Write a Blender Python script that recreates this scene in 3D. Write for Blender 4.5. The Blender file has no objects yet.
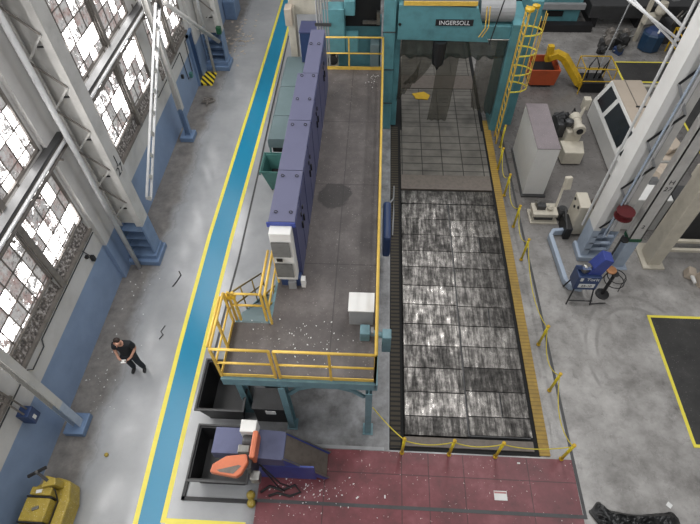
import bpy, bmesh, math, random
from mathutils import Vector, Matrix
random.seed(7)
SC = bpy.context.scene
COL = SC.collection
PI = math.pi

# ------------------------------------------------------------------ helpers
def lin(h):
    h = h.lstrip('#')
    r = []
    for i in (0, 2, 4):
        c = int(h[i:i+2], 16) / 255
        r.append(c / 12.92 if c <= .04045 else ((c + .055) / 1.055) ** 2.4)
    return (r[0], r[1], r[2], 1)

class NT:
    def __init__(s, name):
        s.m = bpy.data.materials.new(name); s.m.use_nodes = True
        s.t = s.m.node_tree; s.n = s.t.nodes; s.b = s.n['Principled BSDF']
    def new(s, kind, **kw):
        n = s.n.new(kind)
        for k, v in kw.items():
            if hasattr(n, k): setattr(n, k, v)
            else: n.inputs[k].default_value = v
        return n
    def link(s, a, b): s.t.links.new(a, b)
    def coord(s):
        return s.new('ShaderNodeNewGeometry').outputs['Position']
    def noise(s, scale, detail=4, rough=.6, vec=None, dist=0):
        n = s.new('ShaderNodeTexNoise'); n.inputs['Scale'].default_value = scale
        n.inputs['Detail'].default_value = detail; n.inputs['Roughness'].default_value = rough
        n.inputs['Distortion'].default_value = dist
        s.link(vec if vec is not None else s.coord(), n.inputs['Vector'])
        return n.outputs['Fac']
    def ramp(s, fac, stops):
        r = s.new('ShaderNodeValToRGB')
        e = r.color_ramp.elements
        e[0].position, e[0].color = stops[0]
        e[1].position, e[1].color = stops[1]
        for p, c in stops[2:]:
            x = e.new(p); x.color = c
        s.link(fac, r.inputs['Fac'])
        return r.outputs['Color']
    def mix(s, fac, a, b, mode='MIX'):
        m = s.new('ShaderNodeMix'); m.data_type = 'RGBA'; m.blend_type = mode
        for v, k in ((fac, 0), (a, 6), (b, 7)):
            if hasattr(v, 'links'): s.link(v, m.inputs[k])
            else: m.inputs[k].default_value = v
        return m.outputs[2]
    def math(s, op, a, b=None, c=None, clamp=False):
        m = s.new('ShaderNodeMath'); m.operation = op; m.use_clamp = clamp
        for i, v in enumerate((a, b, c)):
            if v is None: continue
            if hasattr(v, 'links'): s.link(v, m.inputs[i])
            else: m.inputs[i].default_value = v
        return m.outputs[0]
    def rng(s, v, a, b, lo=0, hi=1):
        m = s.new('ShaderNodeMapRange'); m.clamp = True
        s.link(v, m.inputs[0])
        for i, x in enumerate((a, b, lo, hi)): m.inputs[i+1].default_value = x
        return m.outputs[0]
    def xyz(s, vec=None):
        x = s.new('ShaderNodeSeparateXYZ'); s.link(vec if vec is not None else s.coord(), x.inputs[0])
        return x.outputs
    def bump(s, h, strength=.3, dist=.02):
        b = s.new('ShaderNodeBump'); b.inputs['Strength'].default_value = strength
        b.inputs['Distance'].default_value = dist
        s.link(h, b.inputs['Height']); s.link(b.outputs[0], s.b.inputs['Normal'])
    def scaled(s, v3):
        m = s.new('ShaderNodeVectorMath'); m.operation = 'MULTIPLY'
        s.link(s.coord(), m.inputs[0]); m.inputs[1].default_value = v3
        return m.outputs[0]

def mat(name, c, rough=.5, metal=0, dirt=.25, scale=3, dark='#2a2724', spec=.5, bump=0, speck=0):
    t = NT(name)
    f = t.noise(scale, 5, .65)
    g = t.rng(f, .45, .75, 0, dirt)
    col = t.mix(g, lin(c), lin(dark))
    if speck:
        s_ = t.rng(t.noise(45, 2, .5), .66, .7, 0, speck)
        col = t.mix(s_, col, lin('#e8e4dc'))
    t.link(col, t.b.inputs['Base Color'])
    t.b.inputs['Roughness'].default_value = rough
    t.b.inputs['Metallic'].default_value = metal
    t.b.inputs['Specular IOR Level'].default_value = spec
    if bump: t.bump(t.noise(scale*6, 3), bump)
    return t.m

M = {}
M['yellow'] = mat('yellow_paint', '#d4b04e', .45, dirt=.25, scale=6, dark='#6b4a18')
M['lane_yellow'] = mat('lane_yellow_paint', '#eadb52', .4, dirt=.2, scale=2, dark='#a79a50')
M['lane_teal'] = mat('teal_aisle_paint', '#0c7fa3', .3, dirt=.18, scale=1.2, dark='#0f6c92')
M['teal'] = mat('teal_machine_paint', '#568990', .45, dirt=.45, scale=2, dark='#36494c')
M['teal_pale'] = mat('pale_teal_paint', '#66777a', .5, dirt=.3, scale=2, dark='#4f6663')
M['teal_beam'] = mat('teal_beam_paint', '#66868e', .5, dirt=.5, scale=3, dark='#33474a')
M['teal_bin'] = mat('green_teal_bin_paint', '#4a7a74', .5, dirt=.4, scale=3, dark='#1c3a38')
M['cab_top'] = mat('violet_grey_cabinet_lid', '#5f6078', .45, dirt=.25, scale=2, dark='#4c4e66')
M['cab_blue'] = mat('deep_blue_cabinet_paint', '#42476c', .4, dirt=.3, scale=2, dark='#20264a')
M['blue'] = mat('royal_blue_paint', '#3c4a90', .4, dirt=.3, scale=3, dark='#161f50')
M['conv_blue'] = mat('conveyor_blue_paint', '#565a78', .45, dirt=.4, scale=3, dark='#333755')
M['navy'] = mat('navy_paint', '#2c3f66', .45, dirt=.3, scale=3, dark='#0e1a33')
M['white'] = mat('white_paint', '#d8d7d4', .5, dirt=.15, scale=1.5, dark='#8a8884')
M['col_white'] = mat('column_off_white_paint', '#b9b7b3', .55, dirt=.35, scale=2, dark='#6e6b67')
M['beige'] = mat('beige_machine_paint', '#c6bfb0', .5, dirt=.3, scale=2.5, dark='#6b6252')
M['beige_top'] = mat('dusty_beige_top', '#b3a697', .6, dirt=.3, scale=2, dark='#8f7c6c')
M['grey'] = mat('grey_paint', '#8e8f90', .5, dirt=.3, scale=3, dark='#5a5a5a')
M['lid_grey'] = mat('dusty_grey_lid', '#7f7679', .6, dirt=.35, scale=2, dark='#5b5556', speck=.4)
M['dark_grey'] = mat('dark_grey_metal', '#4a4a4b', .5, .4, dirt=.4)
M['steel'] = mat('bare_steel', '#8d8c88', .35, .8, dirt=.5, scale=4)
M['black'] = mat('black_metal', '#1c1c1e', .5, dirt=.2, dark='#3a3733')
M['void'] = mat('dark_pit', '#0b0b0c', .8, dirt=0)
M['rubber'] = mat('black_rubber', '#151515', .6, dirt=.1)
M['orange'] = mat('orange_paint', '#c46e4c', .45, dirt=.3, scale=4, dark='#8a4430')
M['orange_bin'] = mat('orange_bin_paint', '#b2502c', .5, dirt=.35, scale=3, dark='#5a2c1c')
M['mach_yellow'] = mat('machine_yellow_paint', '#c9a21f', .45, dirt=.4, scale=4, dark='#5b4a18')
M['cart_yellow'] = mat('tugger_yellow_paint', '#a38d35', .5, dirt=.5, scale=5, dark='#5e5228', speck=.6)
M['rail_white'] = mat('white_rail_paint', '#c9c9c9', .5, dirt=.2)
M['light_blue'] = mat('light_blue_column_paint', '#a0acbb', .5, dirt=.3, scale=3, dark='#4a5c7c')
M['col_blue'] = mat('blue_column_base_paint', '#6b819f', .5, dirt=.35, scale=3, dark='#34445c')
M['red_metal'] = mat('dark_red_paint', '#5e2326', .4, dirt=.3)
M['green'] = mat('dark_green_paint', '#1f5238', .5, dirt=.2)
M['brown_pipe'] = mat('brown_grey_pipe', '#77716b', .55, dirt=.5, scale=5)
M['cloth_black'] = mat('black_cloth', '#16181c', .8, dirt=.2, dark='#22252b')
M['jeans'] = mat('dark_denim', '#20242c', .8, dirt=.2, dark='#14161b')
M['skin'] = mat('skin', '#b98a74', .55, dirt=.1, dark='#9a6a58')
M['hair'] = mat('dark_brown_hair', '#2a1f1a', .7, dirt=.2)
M['shoe'] = mat('black_shoe_leather', '#0f0f10', .5, dirt=0)
M['belt'] = mat('dusty_conveyor_belt', '#6d655e', .6, .2, dirt=.5, scale=8, dark='#46403b')
M['paper'] = mat('white_paper', '#d8d8d6', .7, dirt=.05)
M['decal_white'] = mat('white_lettering', '#d6d8da', .6, dirt=0)
M['decal_black'] = mat('black_lettering', '#17171a', .6, dirt=0)
M['glass_dark'] = mat('dark_machine_window', '#20262a', .15, dirt=.1)
M['copper'] = mat('copper_disc', '#c08a62', .35, .6, dirt=.2)
M['louvre'] = mat('grey_louvre', '#5c5b58', .5, dirt=.3, scale=10)

# floor: concrete, paler painted epoxy left, dirty strip along the wall
def floor_mat():
    t = NT('worn_concrete_floor')
    o = t.xyz()
    wob = t.noise(.9, 4, .6)
    x = t.math('ADD', o[0], t.math('MULTIPLY', t.math('SUBTRACT', wob, .5), .9))
    pale = t.ramp(t.noise(.7, 6, .6), [(.3, lin('#939597')), (.7, lin('#a9aaac'))])
    mid = t.ramp(t.noise(.9, 8, .7), [(.34, lin('#75726f')), (.66, lin('#aeaba8'))])
    right = t.rng(x, 2.0, 4.6)
    c = t.mix(right, pale, mid)
    # darker concrete tone towards the machines at the back right
    yw = t.math('ADD', o[1], t.math('MULTIPLY', wob, 2.0))
    back = t.math('MULTIPLY', t.math('MULTIPLY', t.rng(yw, 10.5, 14.5), t.math('SUBTRACT', 1, t.rng(yw, 21, 23, 0, .6))), right)
    c = t.mix(t.math('MULTIPLY', back, .72), c, lin('#524e4c'))
    dirt = t.math('SUBTRACT', 1, t.rng(x, -7.15, -6.75))
    grime = t.ramp(t.noise(2.2, 8, .75), [(.35, lin('#57524e')), (.7, lin('#86817b'))])
    c = t.mix(t.math('MULTIPLY', dirt, .9), c, grime)
    st = t.rng(t.noise(2.6, 8, .7, dist=.6), .58, .72, 0, .4)
    c = t.mix(t.math('MULTIPLY', st, t.math('ADD', right, .12)), c, lin('#3b3836'))
    sm = t.rng(t.noise(11, 3, .6), .68, .74, 0, .35)
    c = t.mix(t.math('MULTIPLY', sm, t.math('ADD', right, .1)), c, lin('#c9c7c4'))
    # under the platform: mottled darker grey
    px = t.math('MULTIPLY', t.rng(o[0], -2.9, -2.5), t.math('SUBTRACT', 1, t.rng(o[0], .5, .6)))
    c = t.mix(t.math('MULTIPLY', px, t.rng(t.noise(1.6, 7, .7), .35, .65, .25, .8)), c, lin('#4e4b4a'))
    # round tyre marks swept on the floor
    dx = t.math('SUBTRACT', o[0], 7.6); dy = t.math('SUBTRACT', o[1], 7.0)
    rr = t.math('SQRT', t.math('ADD', t.math('MULTIPLY', dx, dx), t.math('MULTIPLY', t.math('MULTIPLY', dy, dy), .55)))
    ring = None
    for r0 in (1.25, 1.55):
        q = t.rng(t.math('ABSOLUTE', t.math('SUBTRACT', rr, r0)), .07, .02)
        ring = q if ring is None else t.math('MAXIMUM', ring, q)
    ring = t.math('MULTIPLY', ring, t.rng(t.noise(1.8, 3), .42, .6, 0, .45))
    ring = t.math('MULTIPLY', ring, t.rng(t.math('SUBTRACT', dy, dx), .2, .7))
    c = t.mix(ring, c, lin('#5b5856'))
    t.link(c, t.b.inputs['Base Color'])
    r = t.rng(t.noise(3, 5), .35, .7, .10, .22)
    r = t.math('ADD', r, t.math('MULTIPLY', dirt, .35))
    r = t.math('ADD', r, t.math('MULTIPLY', right, .14))
    t.link(r, t.b.inputs['Roughness'])
    t.link(t.math('MULTIPLY', t.math('SUBTRACT', .6, t.math('MULTIPLY', right, .6)), t.math('SUBTRACT', 1, dirt)), t.b.inputs['Coat Weight'])
    t.b.inputs['Coat Roughness'].default_value = .24
    t.bump(t.noise(14, 4), .04)
    return t.m
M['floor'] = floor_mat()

def wall_mat():
    t = NT('wall_paint_blue_dado')
    o = t.xyz()
    w = t.math('ADD', o[2], t.math('MULTIPLY', t.noise(3, 2), .02))
    up = t.mix(t.rng(t.noise(1.5, 6, .6), .45, .8, 0, .35), lin('#c2c0bd'), lin('#86827e'))
    lo = t.mix(t.rng(t.noise(1.2, 5, .6), .4, .8, 0, .4), lin('#7f92ae'), lin('#596a83'))
    c = t.mix(t.rng(w, 1.59, 1.61), lo, up)
    t.link(c, t.b.inputs['Base Color']); t.b.inputs['Roughness'].default_value = .55
    t.bump(t.noise(8, 4), .1)
    return t.m
M['wall'] = wall_mat()

def pane_mat():
    t = NT('peeling_painted_window_panes')
    o = t.xyz()
    cell = t.new('ShaderNodeCombineXYZ')
    t.link(t.math('FLOOR', t.math('DIVIDE', o[1], .4)), cell.inputs[0])
    t.link(t.math('FLOOR', t.math('DIVIDE', o[2], .5)), cell.inputs[1])
    wn = t.new('ShaderNodeTexWhiteNoise'); t.link(cell.outputs[0], wn.inputs['Vector'])
    rnd = wn.outputs['Value']
    big = t.noise(1.1, 3, .6)
    n = t.noise(5.5, 6, .75, dist=.8)
    # peeled area where noise + pane random is high: daylight comes straight through
    fine = t.noise(17, 4, .8, dist=1.5)
    s = t.math('ADD', t.math('ADD', t.math('MULTIPLY', rnd, .34), t.math('MULTIPLY', fine, .45)), t.math('ADD', t.math('MULTIPLY', n, .6), t.math('MULTIPLY', big, .45)))
    peel = t.rng(s, .955, 1.01)
    pink = t.math('MULTIPLY', t.rng(t.noise(2.3, 5, .7), .48, .60, 0, .6), t.rng(n, .34, .52))
    grey = t.ramp(t.noise(9, 5, .8), [(.36, lin('#55514f')), (.45, lin('#adaaa8')), (.62, lin('#c0bebc'))])
    paint = t.mix(pink, grey, lin('#9c6f66'))
    em = t.mix(peel, paint, (1.0, .98, .97, 1))
    t.link(t.mix(peel, paint, lin('#e6e6e6')), t.b.inputs['Base Color'])
    t.link(em, t.b.inputs['Emission Color'])
    t.link(t.math('ADD', t.math('MULTIPLY', peel, 8.0), .42), t.b.inputs['Emission Strength'])
    t.b.inputs['Roughness'].default_value = .4
    return t.m
M['pane'] = pane_mat()

def rubble_mat():
    t = NT('paint_chips_on_ledge')
    c = t.ramp(t.noise(13, 3, .6), [(.38, lin('#4a4643')), (.52, lin('#77706b')), (.66, lin('#bdb8b4'))])
    t.link(c, t.b.inputs['Base Color']); t.b.inputs['Roughness'].default_value = .8
    t.bump(t.noise(16, 3), .6, .05)
    return t.m
M['rubble'] = rubble_mat()

def deck_mat():
    t = NT('dusty_platform_plate')
    c = t.ramp(t.noise(1.1, 7, .7), [(.3, lin('#474241')), (.5, lin('#56504e')), (.72, lin('#6e6866'))])
    # oil stain on the plate
    o = t.xyz()
    dx = t.math('MULTIPLY', t.math('SUBTRACT', o[0], -1.15), .85); dy = t.math('MULTIPLY', t.math('SUBTRACT', o[1], 10.35), .8)
    d = t.math('SQRT', t.math('ADD', t.math('MULTIPLY', dx, dx), t.math('MULTIPLY', dy, dy)))
    d = t.math('ADD', d, t.math('MULTIPLY', t.noise(2.5, 3), .35))
    c = t.mix(t.rng(d, .60, .55, 0, .75), c, lin('#2a2726'))
    # plate seams
    for ax, vals in ((1, (7.9, 10.8, 13.7)), (0, (-.9,))):
        for v in vals:
            c = t.mix(t.rng(t.math('ABSOLUTE', t.math('SUBTRACT', o[ax], v)), .018, .008, 0, .6), c, lin('#2e2a29'))
    c = t.mix(t.rng(t.noise(26, 2, .5), .70, .72, 0, .6), c, lin('#aaa59f'))
    t.link(c, t.b.inputs['Base Color']); t.b.inputs['Roughness'].default_value = .55
    return t.m
M['deck'] = deck_mat()

def bed_mat():
    t = NT('scored_steel_bed_plates')
    v = t.scaled((7, .9, 7))
    streak = t.noise(1.6, 7, .75, vec=v)
    blot = t.noise(3.5, 6, .75)
    f = t.math('ADD', t.math('MULTIPLY', streak, .6), t.math('MULTIPLY', blot, .4))
    oi = t.new('ShaderNodeObjectInfo')
    f = t.math('ADD', f, t.math('MULTIPLY', t.math('SUBTRACT', oi.outputs['Random'], .5), .09))
    c = t.ramp(f, [(.36, lin('#1b1a19')), (.47, lin('#3d3b39')), (.56, lin('#676461')), (.68, lin('#b9b5af'))])
    t.link(c, t.b.inputs['Base Color'])
    t.b.inputs['Metallic'].default_value = .85
    t.link(t.rng(f, .35, .62, .45, .26), t.b.inputs['Roughness'])
    t.bump(f, .12, .01)
    return t.m
M['bed'] = bed_mat()

def cover_mat(name, slat, offs):
    t = NT(name)
    o = t.xyz()
    y = t.math('FRACT', t.math('DIVIDE', o[1], slat))
    row = t.math('FLOOR', t.math('DIVIDE', o[1], slat))
    line = t.rng(t.math('ABSOLUTE', t.math('SUBTRACT', y, .5)), .43, .47)
    x = t.math('ADD', o[0], t.math('MULTIPLY', row, 0))
    xf = t.math('ABSOLUTE', t.math('SUBTRACT', t.math('FRACT', t.math('DIVIDE', t.math('SUBTRACT', x, .98), offs)), .5))
    vline = t.rng(xf, .475, .488)
    base = t.ramp(t.noise(1.5, 5, .6), [(.3, lin('#5b5853')), (.7, lin('#7f7b74'))])
    k = t.math('MAXIMUM', line, vline)
    c = t.mix(t.math('MULTIPLY', k, .85), base, lin('#1b1a19'))
    t.link(c, t.b.inputs['Base Color']); t.b.inputs['Roughness'].default_value = .5
    t.b.inputs['Metallic'].default_value = .3
    t.bump(t.math('SUBTRACT', 1, k), .5, .03)
    return t.m
M['cover'] = cover_mat('slatted_way_cover', .4, .745)
M['cover_fine'] = cover_mat('fine_slatted_way_cover', .27, .745)

def grate_mat():
    t = NT('dark_bar_grate')
    o = t.xyz()
    y = t.math('FRACT', t.math('DIVIDE', o[1], .13))
    k = t.rng(t.math('ABSOLUTE', t.math('SUBTRACT', y, .5)), .25, .35)
    t.link(t.mix(k, lin('#3b3427'), lin('#0c0b0a')), t.b.inputs['Base Color'])
    t.b.inputs['Roughness'].default_value = .7
    return t.m
M['grate'] = grate_mat()

def strip_mat():
    t = NT('worn_yellow_tread_strip')
    o = t.xyz()
    y = t.math('FRACT', t.math('DIVIDE', o[1], .11))
    k = t.rng(t.math('ABSOLUTE', t.math('SUBTRACT', y, .5)), .3, .42, 0, .45)
    c = t.mix(t.rng(t.noise(2.2, 5, .7), .4, .7, 0, .5), lin('#a08236'), lin('#5f4d2a'))
    t.link(t.mix(k, c, lin('#5a4520')), t.b.inputs['Base Color'])
    t.b.inputs['Roughness'].default_value = .6
    return t.m
M['strip'] = strip_mat()

def red_mat():
    t = NT('worn_red_floor_plates')
    o = t.xyz()
    c = t.ramp(t.noise(1.2, 7, .7), [(.3, lin('#532c2f')), (.52, lin('#6f383d')), (.72, lin('#854f54'))])
    for ax, vals in ((1, (3.62,)), (0, (-1.0, .85, 1.5, 2.35, 3.9))):
        for v in vals:
            c = t.mix(t.rng(t.math('ABSOLUTE', t.math('SUBTRACT', o[ax], v)), .018, .006, 0, .75), c, lin('#3a2224'))
    c = t.mix(t.rng(t.noise(20, 2, .5), .71, .73, 0, .8), c, lin('#d8c8c0'))
    t.link(c, t.b.inputs['Base Color']); t.b.inputs['Roughness'].default_value = .42
    return t.m
M['red'] = red_mat()

def mat_mat():
    t = NT('black_floor_mat')
    c = t.ramp(t.noise(1.6, 7, .7), [(.3, lin('#2b2a2a')), (.6, lin('#3a3938')), (.8, lin('#4e4c4b'))])
    c = t.mix(t.rng(t.noise(24, 2, .5), .68, .72, 0, .35), c, lin('#9a9894'))
    t.link(c, t.b.inputs['Base Color']); t.b.inputs['Roughness'].default_value = .6
    return t.m
M['mat'] = mat_mat()

def sheer_mat(name, c, alpha):
    t = NT(name)
    t.link(t.mix(t.rng(t.noise(4, 4), .4, .7, 0, .5), lin(c), lin('#1c1e1c')), t.b.inputs['Base Color'])
    t.b.inputs['Roughness'].default_value = .5
    t.b.inputs['Alpha'].default_value = alpha
    t.b.inputs['Specular IOR Level'].default_value = .3
    return t.m
M['sheer'] = sheer_mat('smoky_translucent_curtain', '#565347', .42)
M['sheer_dark'] = sheer_mat('smoky_curtain_folds', '#3f4842', .62)
def plastic_mat():
    t = NT('black_plastic_sheet')
    t.b.inputs['Base Color'].default_value = lin('#1a1a1b'); t.b.inputs['Roughness'].default_value = .35
    t.bump(t.noise(9, 4), .5, .04)
    return t.m
M['plastic'] = plastic_mat()
def hazard_mat():
    t = NT('black_yellow_hazard_stripes')
    o = t.xyz()
    f = t.math('FRACT', t.math('DIVIDE', t.math('ADD', o[0], o[1]), .3))
    t.link(t.mix(t.rng(f, .49, .51), lin('#d8c02c'), lin('#222020')), t.b.inputs['Base Color'])
    return t.m
M['hazard'] = hazard_mat()

class MB:
    def __init__(s): s.bm = bmesh.new()
    def hexa(s, p, order=None):
        v = [s.bm.verts.new(q) for q in p]      # 4 bottom ccw, 4 top ccw
        for f in ((3,2,1,0),(4,5,6,7),(0,1,5,4),(1,2,6,5),(2,3,7,6),(3,0,4,7)):
            s.bm.faces.new([v[i] for i in f])
        return s
    def box(s, x0, x1, y0, y1, z0, z1):
        return s.hexa([(x0,y0,z0),(x1,y0,z0),(x1,y1,z0),(x0,y1,z0),(x0,y0,z1),(x1,y0,z1),(x1,y1,z1),(x0,y1,z1)])
    def rbox(s, c, d, rz=0, rx=0, ry=0):
        R = Matrix.Rotation(rz, 3, 'Z') @ Matrix.Rotation(rx, 3, 'X') @ Matrix.Rotation(ry, 3, 'Y')
        a, b, h = d[0]/2, d[1]/2, d[2]/2
        P = [(-a,-b,-h),(a,-b,-h),(a,b,-h),(-a,b,-h),(-a,-b,h),(a,-b,h),(a,b,h),(-a,b,h)]
        return s.hexa([R @ Vector(q) + Vector(c) for q in P])
    def prism(s, pts, ext):
        n = len(pts); e = Vector(ext)
        a = [s.bm.verts.new(p) for p in pts]; b = [s.bm.verts.new(Vector(p) + e) for p in pts]
        s.bm.faces.new(a[::-1]); s.bm.faces.new(b)
        for i in range(n): s.bm.faces.new((a[i], a[(i+1) % n], b[(i+1) % n], b[i]))
        return s
    def slab(s, poly, z0, z1):
        return s.prism([(p[0], p[1], z0) for p in poly], (0, 0, z1-z0))
    def path(s, pts, r, n=8, closed=False, rect=None):
        pts = [Vector(p) for p in pts]; N = len(pts); rings = []
        up = None
        for i, p in enumerate(pts):
            if closed: d = pts[(i+1) % N] - pts[i-1]
            else: d = (pts[min(i+1, N-1)] - pts[max(i-1, 0)])
            d.normalize()
            if up is None:
                up = Vector((0,0,1)) if abs(d.z) < .95 else Vector((0,1,0))
            sd = d.cross(up).normalized(); u2 = sd.cross(d).normalized(); up = u2
            ring = []
            if rect:
                w, h = rect
                for a, b in ((-w,-h),(w,-h),(w,h),(-w,h)): ring.append(s.bm.verts.new(p + sd*a/2 + u2*b/2))
            else:
                for k in range(n):
                    a = 2*PI*k/n; ring.append(s.bm.verts.new(p + sd*math.cos(a)*r + u2*math.sin(a)*r))
            rings.append(ring)
        m = len(rings[0])
        for i in range(N if closed else N-1):
            A, B = rings[i], rings[(i+1) % N]
            for k in range(m): s.bm.faces.new((A[k], A[(k+1) % m], B[(k+1) % m], B[k]))
        if not closed:
            s.bm.faces.new(rings[0][::-1]); s.bm.faces.new(rings[-1])
        return s
    def tube(s, a, b, r, n=10): return s.path([a, b], r, n)
    def bar(s, a, b, w, h): return s.path([a, b], 0, rect=(w, h))
    def lathe(s, c, prof, n=20, axis='Z'):
        c = Vector(c); rings = []
        for r, h in prof:
            ring = []
            for k in range(n):
                a = 2*PI*k/n; q = (r*math.cos(a), r*math.sin(a), h)
                if axis == 'X': q = (h, q[0], q[1])
                if axis == 'Y': q = (q[0], h, q[1])
                ring.append(s.bm.verts.new(c + Vector(q)))
            rings.append(ring)
        for A, B in zip(rings, rings[1:]):
            for k in range(n): s.bm.faces.new((A[k], A[(k+1) % n], B[(k+1) % n], B[k]))
        s.bm.faces.new(rings[0][::-1]); s.bm.faces.new(rings[-1])
        return s
    def build(s, name, m, parent=None, bev=0, smooth=False):
        bmesh.ops.recalc_face_normals(s.bm, faces=s.bm.faces)
        me = bpy.data.meshes.new(name)
        if parent is not None:
            off = Vector((0,0,0)); q = parent
            while q is not None: off += Vector(q.location); q = q.parent
        else:
            vs = [v.co for v in s.bm.verts]
            off = Vector((sum(v.x for v in vs)/len(vs), sum(v.y for v in vs)/len(vs), min(v.z for v in vs)))
        bmesh.ops.translate(s.bm, verts=s.bm.verts, vec=-off)
        s.bm.to_mesh(me); s.bm.free()
        o = bpy.data.objects.new(name, me); COL.objects.link(o)
        me.materials.append(M[m] if isinstance(m, str) else m)
        if parent is not None: o.parent = parent
        else: o.location = off
        if smooth:
            for p in me.polygons: p.use_smooth = True
        if bev:
            b = o.modifiers.new('bevel', 'BEVEL'); b.width = bev; b.segments = 2; b.limit_method = 'ANGLE'
        return o

def tag(o, label=None, cat=None, group=None, kind=None):
    if label: o['label'] = label
    if cat: o['category'] = cat
    if group: o['group'] = group
    if kind: o['kind'] = kind
    return o
def thing(name, loc, label, cat, group=None):
    o = bpy.data.objects.new(name, None); COL.objects.link(o); o.location = loc
    o.empty_display_size = .1
    return tag(o, label, cat, group)
def struct(o): o['kind'] = 'structure'; return o
def dup(root, loc, label=None, group=None):
    r = root.copy(); COL.objects.link(r); r.location = loc
    if label: r['label'] = label
    if group: r['group'] = group
    for ch in root.children:
        c = ch.copy(); COL.objects.link(c); c.parent = r
        for g in ch.children:
            d = g.copy(); COL.objects.link(d); d.parent = c
    return r
def text(name, body, size, loc, rot, m, parent, ext=.003, ax='CENTER'):
    cu = bpy.data.curves.new(name, 'FONT'); cu.body = body; cu.size = size; cu.extrude = ext
    cu.align_x = ax; cu.align_y = 'CENTER'; cu.materials.append(M[m])
    o = bpy.data.objects.new(name, cu); COL.objects.link(o)
    off = Vector((0,0,0)); q = parent
    while q is not None: off += Vector(q.location); q = q.parent
    o.parent = parent; o.location = Vector(loc) - off
    if isinstance(rot, Matrix): o.rotation_euler = rot.to_euler()
    else: o.rotation_euler = rot
    me = bpy.data.meshes.new_from_object(o); loc_ = o.location.copy(); ro_ = o.rotation_euler.copy()
    bpy.data.objects.remove(o); bpy.data.curves.remove(cu)
    me.name = name; o = bpy.data.objects.new(name, me); COL.objects.link(o)
    o.parent = parent; o.location = loc_; o.rotation_euler = ro_
    return o

# ------------------------------------------------------------------ setting
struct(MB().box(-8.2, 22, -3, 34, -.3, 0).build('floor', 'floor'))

# left wall: solid below, pieces around the window openings
WX0, WX1 = -8.25, -7.9
BANDS = [(2.85, 4.82), (5.2, 9.2)]
BAYS = [(.2, 2.3), (2.45, 4.2), (4.6, 7.1), (7.28, 9.1), (11.6, 13.7), (13.85, 15.7), (16.4, 18.1), (18.25, 19.9), (22.4, 25.6)]
w = MB()
w.box(WX0, WX1, -2, 33, 0, 2.35)
w.box(WX0, WX1, -2, 33, 4.82, 5.2)
w.box(WX0, WX1, -2, 33, 9.2, 10.5)
ys = [-2] + [v for b in BAYS for v in b] + [33]
solid = [(-2, .2), (2.3, 2.45), (4.2, 4.6), (7.1, 7.28), (9.1, 11.6), (13.7, 13.85), (15.7, 16.4), (18.1, 18.25), (19.9, 22.4), (25.6, 33)]
for a, b in solid:
    w.box(WX0, WX1, a, b, 2.35, 4.82); w.box(WX0, WX1, a, b, 5.2, 9.2)
for a, b in BAYS: w.box(WX0, WX0+.1, a, b, 2.35, 2.85)
wl = struct(w.build('wall_left', 'wall'))
# pilasters behind the main columns
for i, (a, b) in enumerate(((9.2, 10.0), (20.3, 21.2))):
    struct(MB().box(-7.9, -7.78, a, b, 0, 10.5).build('trim_%d' % (i+1), 'wall'))
k = 0
for a, b in BAYS:
    for z0, z1 in BANDS:
        k += 1
        f = MB()
        x0, x1 = -7.99, -7.94
        f.box(x0, x1+.04, a, b, z0, z0+.06); f.box(x0, x1+.04, a, b, z1-.06, z1)
        f.box(x0, x1+.04, a, a+.06, z0, z1); f.box(x0, x1+.04, b-.06, b, z0, z1)
        y = math.ceil(a/.4)*.4
        while y < b-.05:
            f.box(x0, x1, y-.012, y+.012, z0, z1); y += .4
        z = math.ceil(z0/.5)*.5
        while z < z1-.05:
            f.box(x0, x1, a, b, z-.012, z+.012); z += .5
        win = f.build('window_%d' % k, 'brown_pipe'); struct(win)
        MB().box(-7.985, -7.965, a+.02, b-.02, z0+.02, z1-.02).build('pane', 'pane', win)
    led = MB()
    led.prism([(-8.15, a, 2.35), (-7.93, a, 2.35), (-7.93, a, 2.5), (-8.03, a, 2.85), (-8.15, a, 2.85)], (0, b-a, 0))
    o = led.build('window_ledge', 'rubble', win)
    led2 = MB().box(-7.93, -7.84, a-.02, b+.02, 2.36, 2.43)
    led2.build('window_sill', 'brown_pipe', win)
# thick mullions between paired windows
for i, y in enumerate((2.375, 7.19, 13.775, 18.175)):
    struct(MB().box(-7.98, -7.84, y-.08, y+.08, 2.35, 9.2).build('trim_%d' % (i+3), 'brown_pipe'))

# crane conductor rails and pipes running along the wall between the window bands
def wall_pipes(name, y0, y1, label):
    t = thing(name, (-7.7, (y0+y1)/2, 4.8), label, 'pipe run')
    MB().box(-7.84, -7.62, y0, y1, 5.14, 5.2).build('rail', 'dark_grey', t)
    MB().box(-7.84, -7.70, y0, y1, 4.95, 5.12).build('rail', 'brown_pipe', t)
    for x, z, r in ((-7.6, 5.05, .045), (-7.66, 4.86, .035)):
        MB().tube((x, y0, z), (x, y1, z), r).build('pipe', 'rail_white' if r > .04 else 'brown_pipe', t)
    y = y0 + .4
    while y < y1:
        MB().prism([(-7.9, y, 5.28), (-7.87, y, 5.28), (-7.87, y, 4.84), (-7.56, y, 4.84), (-7.56, y, 4.80), (-7.9, y, 4.80)], (0, .05, 0)).build('bracket', 'brown_pipe', t); y += 1.3
wall_pipes('wall_pipe_run', 1.0, 9.8, 'grey pipes and rails crossing the wall between upper and lower windows, near part')
wall_pipes('wall_pipe_run', 10.45, 20.9, 'grey pipes and rails along the wall between windows, beyond the numbered column')
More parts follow.
